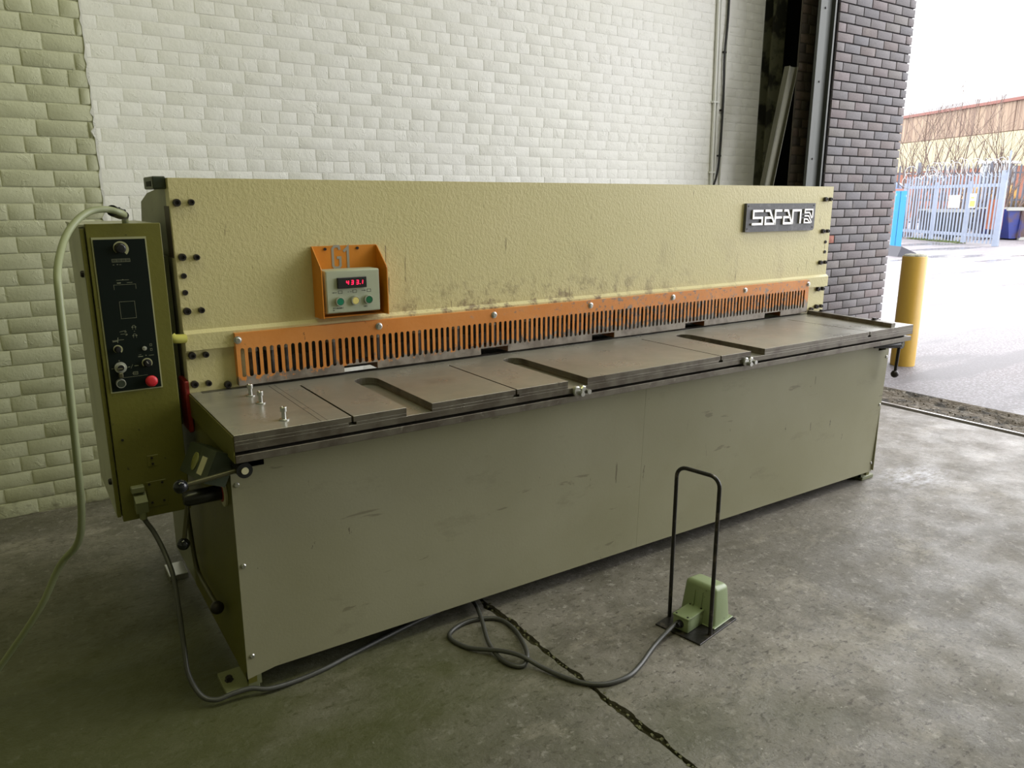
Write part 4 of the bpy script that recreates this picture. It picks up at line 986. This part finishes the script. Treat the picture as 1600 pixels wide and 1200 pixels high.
for x, mm in ((.916, m_green), (.970, m_yel), (1.018, m_green2)):
    b_, c_ = pushbutton(bx, x, 1.0935, 2.4195, .0155, mm)
    c_.build('button_cap', mm, bx, True, 35)

# ================================================================ CONTROL CABINET on the left
cab = empty('control_cabinet', (.29, 2.66, .467)); tag(cab, 'tall olive-green control cabinet with black control panel hung at left end of shear', 'cabinet')
cx0, cx1, cy, cz0, cz1 = .190, .396, 2.45, .467, 1.358
MB().box(.188, cx1-.004, 2.478, 2.90, .478, 1.350).build('cabinet_body', m_cabside, cab)
MB().bbox(.202, cx1, cy, 2.478, cz0, cz1, .0015).build('cabinet_front', m_olive, cab)
MB().bbox(.188, .199, cy+.006, 2.478, .482, 1.345, .001).build('door_edge', m_olive, cab)
MB().box(.186, cx1-.002, 2.472, 2.91, 1.350, 1.356).build('cabinet_roof', m_cabside, cab)
for z in (1.217, .586): MB().lathe([(.010, 0), (.010, -.006), (.007, -.009)], (.188, 2.50, z), (1, 0, 0), 12).build('latch', m_bolt, cab, True)
MB().box(cx1+.004, .436, 2.62, 2.80, .70, 1.25).build('mounting_bracket', m_olive2, cab)
MB().prism([(.213, .871), (.3535, .871), (.3535, 1.3205), (.213, 1.3205)], 'y', cy-.0022, cy).build('panel_border', m_frame, cab)
pn_ = MB().prism([(.2165, .8745), (.350, .8745), (.350, 1.3145), (.2165, 1.3145)], 'y', cy-.0038, cy-.0022).build('control_panel', m_panelblack, cab)
py = cy-.0038
def ring_scale(cx, cz, r0_, r1_, a0, a1, parent, wmin=.15):
    mb = MB(); n = 26
    for i in range(n):
        t0, t1 = i/n, (i+1)/n; A0, A1 = a0+(a1-a0)*t0, a0+(a1-a0)*t1
        q0, q1 = r0_+(r1_-r0_)*(wmin+(1-wmin)*t0), r0_+(r1_-r0_)*(wmin+(1-wmin)*t1)
        mb.prism([(cx+r0_*math.cos(A0), cz+r0_*math.sin(A0)), (cx+q0*math.cos(A0), cz+q0*math.sin(A0)), (cx+q1*math.cos(A1), cz+q1*math.sin(A1)), (cx+r0_*math.cos(A1), cz+r0_*math.sin(A1))], 'y', py-.0006, py)
    mb.build('dial_scale', m_frame, parent)
def knob(cx, cz, r, parent, pointer=None):
    k_ = MB().lathe([(r, 0), (r*.94, -.010), (r*.78, -.012), (r*.74, -.017), (.0005, -.018)], (cx, py, cz), (0, 1, 0), 22).build('rotary_knob', m_blackp, parent, True, 40)
    if pointer: MB().stroke([(cx+.001, cz+.001), (cx+pointer[0], cz+pointer[1])], .0022, 'y', py-.019, py-.016).build('knob_pointer', m_letter, parent)
ring_scale(.283, 1.289, .0155, .0235, math.radians(230), math.radians(-50), pn_, .12); knob(.283, 1.289, .0142, pn_)
ring_scale(.2445, 1.000, .0095, .0140, math.radians(250), math.radians(-50), pn_, .25); knob(.2445, 1.000, .0088, pn_)
ring_scale(.318, .951, .0115, .0150, math.radians(220), math.radians(-40), pn_, .8); knob(.318, .951, .0112, pn_, (-.003, .008))
MB().lathe([(.0165, 0), (.0165, -.004), (.011, -.005), (.010, -.009), (.0005, -.009)], (.2460, .9455, 0+0) if 0 else (.2460, py, .9455), (0, 1, 0), 22).build('key_switch', m_ring, pn_, True, 35)
MB().lathe([(.0085, 0), (.0085, -.002)], (.2460, py-.009, .9455), (0, 1, 0), 18).build('key_barrel', m_blackp, pn_, True)
ky = MB().bbox(.236, .250, py-.018, py-.011, .9425, .9455, .0005).bbox(.238, .2495, py-.016, py-.004, .916, .932, .002).build('key', m_rod, pn_)
b_, c_ = pushbutton(pn_, .2415, .899, py, .0135, m_dbox); c_.build('start_button', m_dbox, pn_, True)
MB().lathe([(.009, 0), (.009, -.010), (.0165, -.012), (.0170, -.017), (.014, -.021), (.007, -.0225), (.0005, -.0225)], (.3225, py, .8975), (0, 1, 0), 26).build('emergency_stop', m_red, pn_, True, 50)
MB().lathe([(.0065, 0), (.0065, -.003), (.0025, -.0035), (.0022, -.012)], (.3155, py, .9955), (0, 1, 0), 12).build('toggle_switch', m_ring, pn_, True)
# printed symbols on the black foil
mb = MB(); ya, yb = py-.0004, py
def ln(p, w=.0008): MB().stroke(p, w, 'y', ya, yb).build('printed_symbol', m_mark, pn_)
for z in (1.2590, 1.2565, 1.2530, 1.2505): ln([(.258, z), (.305, z+.0005)], .0009)
for x in (.258, .270, .282, .294, .305): ln([(x, 1.2500), (x, 1.2595)], .0006)
ln([(.259, 1.243), (.263, 1.243)], .0014); ln([(.269, 1.2435), (.273, 1.2435)], .0016); ln([(.276, 1.243), (.281, 1.243)], .0012)
ln([(.255, 1.172), (.255, 1.186), (.312, 1.186), (.312, 1.172)])
ln([(.263, 1.199), (.296, 1.199)], .0010); ln([(.264, 1.191), (.274, 1.191)], .0028); ln([(.290, 1.191), (.304, 1.191)], .0012); ln([(.279, 1.2005), (.281, 1.2005)], .0018)
ln([(.264, 1.137), (.304, 1.137), (.304, 1.088), (.264, 1.088), (.264, 1.137)])
for zc in (1.062, 1.037):
    ln([(.290, zc-.004), (.290, zc+.001), (.292, zc+.004), (.296, zc+.004), (.298, zc+.001), (.298, zc-.004)], .0010)
    for x in (.290, .298): ln([(x-.0025, zc-.001), (x+.0025, zc-.001)], .0024); ln([(x, zc-.008), (x, zc-.004)], .0008)
ln([(.293, 1.0485), (.295, 1.0485)], .0018)
ln([(.255, 1.050), (.272, 1.053)], .0012); ln([(.268, 1.049), (.273, 1.049)], .0022); ln([(.257, 1.043), (.274, 1.043)], .0010); ln([(.270, 1.039), (.275, 1.041)], .0022)
ln([(.233, 1.026), (.264, 1.027)], .0010); ln([(.247, 1.019), (.249, 1.034)], .0018); ln([(.234, 1.023), (.247, 1.024)], .0022)
for zc in (1.004, .990): ln([(.331, zc-.003), (.331, zc+.003), (.336, zc+.003), (.336, zc-.003), (.331, zc-.003)], .0009)
ln([(.296, .972), (.309, .972)], .0022); ln([(.298, .977), (.305, .978)], .0008); ln([(.325, .973), (.339, .973)], .0010); ln([(.316, .974), (.319, .974)], .0022)
ln([(.222, .944), (.228, .944)], .0012); ln([(.265, .944), (.271, .945)], .0014); ln([(.273, .939), (.279, .951)], .0008); ln([(.283, .946), (.294, .946)], .0024)
ln([(.243, .966), (.246, .966)], .0024); ln([(.275, .924), (.290, .924)], .0010); ln([(.278, .920), (.290, .920), (.290, .928), (.278, .928), (.278, .920)], .0010); ln([(.250, .914), (.316, .915)], .0007)
# socket, plates and screws low on the cabinet
sk = empty('cable_socket', (.25, 2.44, .52)); sk.parent = cab; sk.matrix_parent_inverse = wm(cab).inverted()
MB().bbox(.231, .268, 2.425, 2.45, .558, .577, .002).build('socket_flap', m_olive2, sk)
MB().prism([(2.45, .500), (2.405, .500), (2.400, .535), (2.45, .560)], 'x', .236, .270).build('socket_shell', m_olive2, sk)
MB().cyl((.254, 2.415, .500), (.254, 2.415, .478), .0105, 14).build('cable_gland', m_olive2, sk, True)
MB().bbox(.276, .332, 2.4485, 2.45, .497, .580, .0005).build('blanking_plate', m_olive, cab)
for (x, z) in ((.284, .572), (.321, .572), (.287, .512), (.321, .512), (.300, .655), (.301, .636), (.227, .725)): MB().cyl((x, 2.4485, z), (x, 2.4465, z), .0038, 10).build('plate_screw', m_bolt, cab)
MB().bbox(.287, .318, 2.4490, 2.4502, .628, .663, .0005).build('cover_plate', m_olive, cab)

# ================================================================ CABLES
pc = empty('supply_cable', (.30, 2.55, 1.356)); tag(pc, 'thick grey-green supply cable arching out of the cabinet top and down to the floor', 'cable')
cpts = [(.318, 2.55, 1.352), (.316, 2.54, 1.362), (.311, 2.50, 1.378), (.292, 2.40, 1.387), (.254, 2.38, 1.398), (.211, 2.36, 1.393), (.173, 2.32, 1.369), (.138, 2.26, 1.327), (.108, 2.15, 1.262), (.100, 2.10, 1.190), (.095, 2.08, 1.022), (.090, 2.10, .825), (.084, 2.15, .635), (.067, 2.20, .532), (.020, 2.26, .455), (-.042, 2.30, .325), (-.155, 2.38, .145), (-.23, 2.40, .055), (-.32, 2.36, .014), (-.48, 2.22, .011), (-.9, 1.9, .011), (-1.6, 1.8, .011)]
MB().tube(spline(cpts, 6), .0092, 12).build('sheath', m_cable_g, pc, True)
a_, b_ = Vector((.308, 2.475, 1.3795)), Vector((.268, 2.388, 1.3945))
cn = MB().tube([a_, a_.lerp(b_, .35), a_.lerp(b_, .36), b_], .016, 14, rf=lambda t: .0125 if t < .35 else .0155).build('cable_connector', m_blackp, pc, True, 35)
for t in (.1, .55): p = a_.lerp(b_, t); MB().bbox(p.x-.006, p.x+.006, p.y-.02, p.y-.008, p.z+.004, p.z+.016, .002).build('connector_clip', m_blackp, pc)
pcab = empty('pedal_cable', (1.2, 1.9, .0)); tag(pcab, 'dark grey cable from the cabinet socket looping over the floor to the foot pedal', 'cable')
R7 = .0072
fl = [(.254, 2.415, .480), (.262, 2.412, .462), (.277, 2.40, .430), (.292, 2.36, .382), (.302, 2.30, .320), (.298, 2.235, .235), (.292, 2.175, .150), (.290, 2.135, .085), (.310, 2.09, .036), (.345, 2.065, .022), (.392, 2.060, .0275), (.44, 2.055, .0275), (.49, 2.040, .016), (.576, 2.045, .008), (.659, 2.055, .008), (.751, 2.078, .008), (.897, 2.112, .008), (1.00, 2.135, .008), (1.105, 2.156, .008), (1.17, 2.180, .010), (1.228, 2.190, .012), (1.246, 2.129, .018), (1.207, 2.012, .024), (1.158, 1.887, .016), (1.147, 1.804, .009), (1.157, 1.752, .008), (1.186, 1.726, .008), (1.221, 1.754, .016), (1.253, 1.823, .012), (1.278, 1.916, .008), (1.269, 1.995, .008), (1.209, 2.036, .008), (1.133, 2.037, .008), (1.073, 1.997, .008), (1.091, 1.909, .008), (1.156, 1.818, .022), (1.193, 1.752, .026), (1.226, 1.681, .012), (1.255, 1.611, .008), (1.289, 1.551, .008), (1.341, 1.512, .008), (1.417, 1.503, .008), (1.49, 1.525, .008), (1.60, 1.575, .012), (1.69, 1.598, .028), (1.738, 1.608, .034)]
MB().tube(spline(fl, 7), R7, 10).build('sheath', m_cable_d, pcab, True)

# ================================================================ FOOT PEDAL
ang = math.radians(10.5)
fp_ = empty('foot_pedal', (1.742, 1.509, 0), ang); tag(fp_, 'light green foot pedal switch on a black plate with tall hoop handle', 'pedal')
bpy.context.view_layer.update()
def child(mb, nm, mat, sm=False, an=40):
    me = mesh_of(mb, nm, mat, sm, an); o = bpy.data.objects.new(nm, me); C.objects.link(o); o.parent = fp_; return o
child(MB().bbox(-.008, .222, -.005, .172, .0, .0055, .001), 'base_plate', m_bplate)
hoop = [(.067, .166, .004), (.067, .166, .30), (.067, .166, .525)]
hoop += [(.067, .166-.036*(1-math.cos(a)), .525+.036*math.sin(a)) for a in [PI/2*i/6 for i in range(1, 7)]]
hoop += [(.067, .041-.0, .561)]+[(.067, .041-.036*math.sin(a), .525+.036*math.cos(a)) for a in [PI/2*i/6 for i in range(1, 7)]]
hoop += [(.067, .005, .30), (.067, .005, .004)]
child(MB().tube(hoop, .0068, 12), 'hoop_handle', m_bplate, True)
child(MB().bbox(.015, .118, .058, .118, .006, .052, .004, 2), 'terminal_box', m_pedal, True, 30)
child(MB().bbox(.013, .116, .056, .120, .052, .060, .003, 2), 'box_lid', m_pedal, True, 30)
for (x, y) in ((.023, .066), (.023, .110), (.105, .066), (.105, .110)): child(MB().cyl((x, y, .060), (x, y, .0615), .0035, 8), 'lid_screw', m_bolt)
child(MB().lathe([(.014, 0), (.014, -.004), (.010, -.005), (.009, -.018)], (.014, .088, .033), (1, 0, 0), 16), 'cable_gland', m_blackp, True, 35)
# hood: rounded shell, open toward the toe side
def hood():
    bm = bmesh.new(); bmesh.ops.create_cube(bm, size=1)
    for v in bm.verts:
        top = v.co.z > 0; fr = v.co.x < 0
        x = (.118 if top else .103) if fr else (.206 if top else .214)
        y = (.024 if top else .014) if v.co.y < 0 else (.142 if top else .154)
        z = .148 if top else .006
        if top and not fr: z = .134
        v.co = Vector((x, y, z))
    vert = [e for e in bm.edges if abs(e.verts[0].co.z-e.verts[1].co.z) > .05]; topf = [e for e in bm.edges if min(e.verts[0].co.z, e.verts[1].co.z) > .1]
    bmesh.ops.bevel(bm, geom=vert+topf, offset=.017, segments=4, affect='EDGES', profile=.5)
    bm.verts.index_update(); mb = MB(); mb.add([v.co for v in bm.verts], [[v.index for v in f.verts] for f in bm.faces]); bm.free(); return mb
child(hood(), 'pedal_hood', m_pedal, True, 50)
child(MB().bbox(.100, .222, .008, .160, .0055, .010, .002), 'hood_flange', m_pedal)
for y in (.068, .098): child(MB().add([(.1005, y-.0015, .065), (.1005, y+.0015, .065), (.1115, y+.0015, .118), (.1115, y-.0015, .118), (.108, y-.0015, .065), (.108, y+.0015, .065), (.118, y+.0015, .118), (.118, y-.0015, .118)], [(0, 1, 2, 3), (4, 7, 6, 5), (0, 4, 5, 1), (3, 2, 6, 7), (0, 3, 7, 4), (1, 5, 6, 2)]), 'hood_rib', m_pedal)
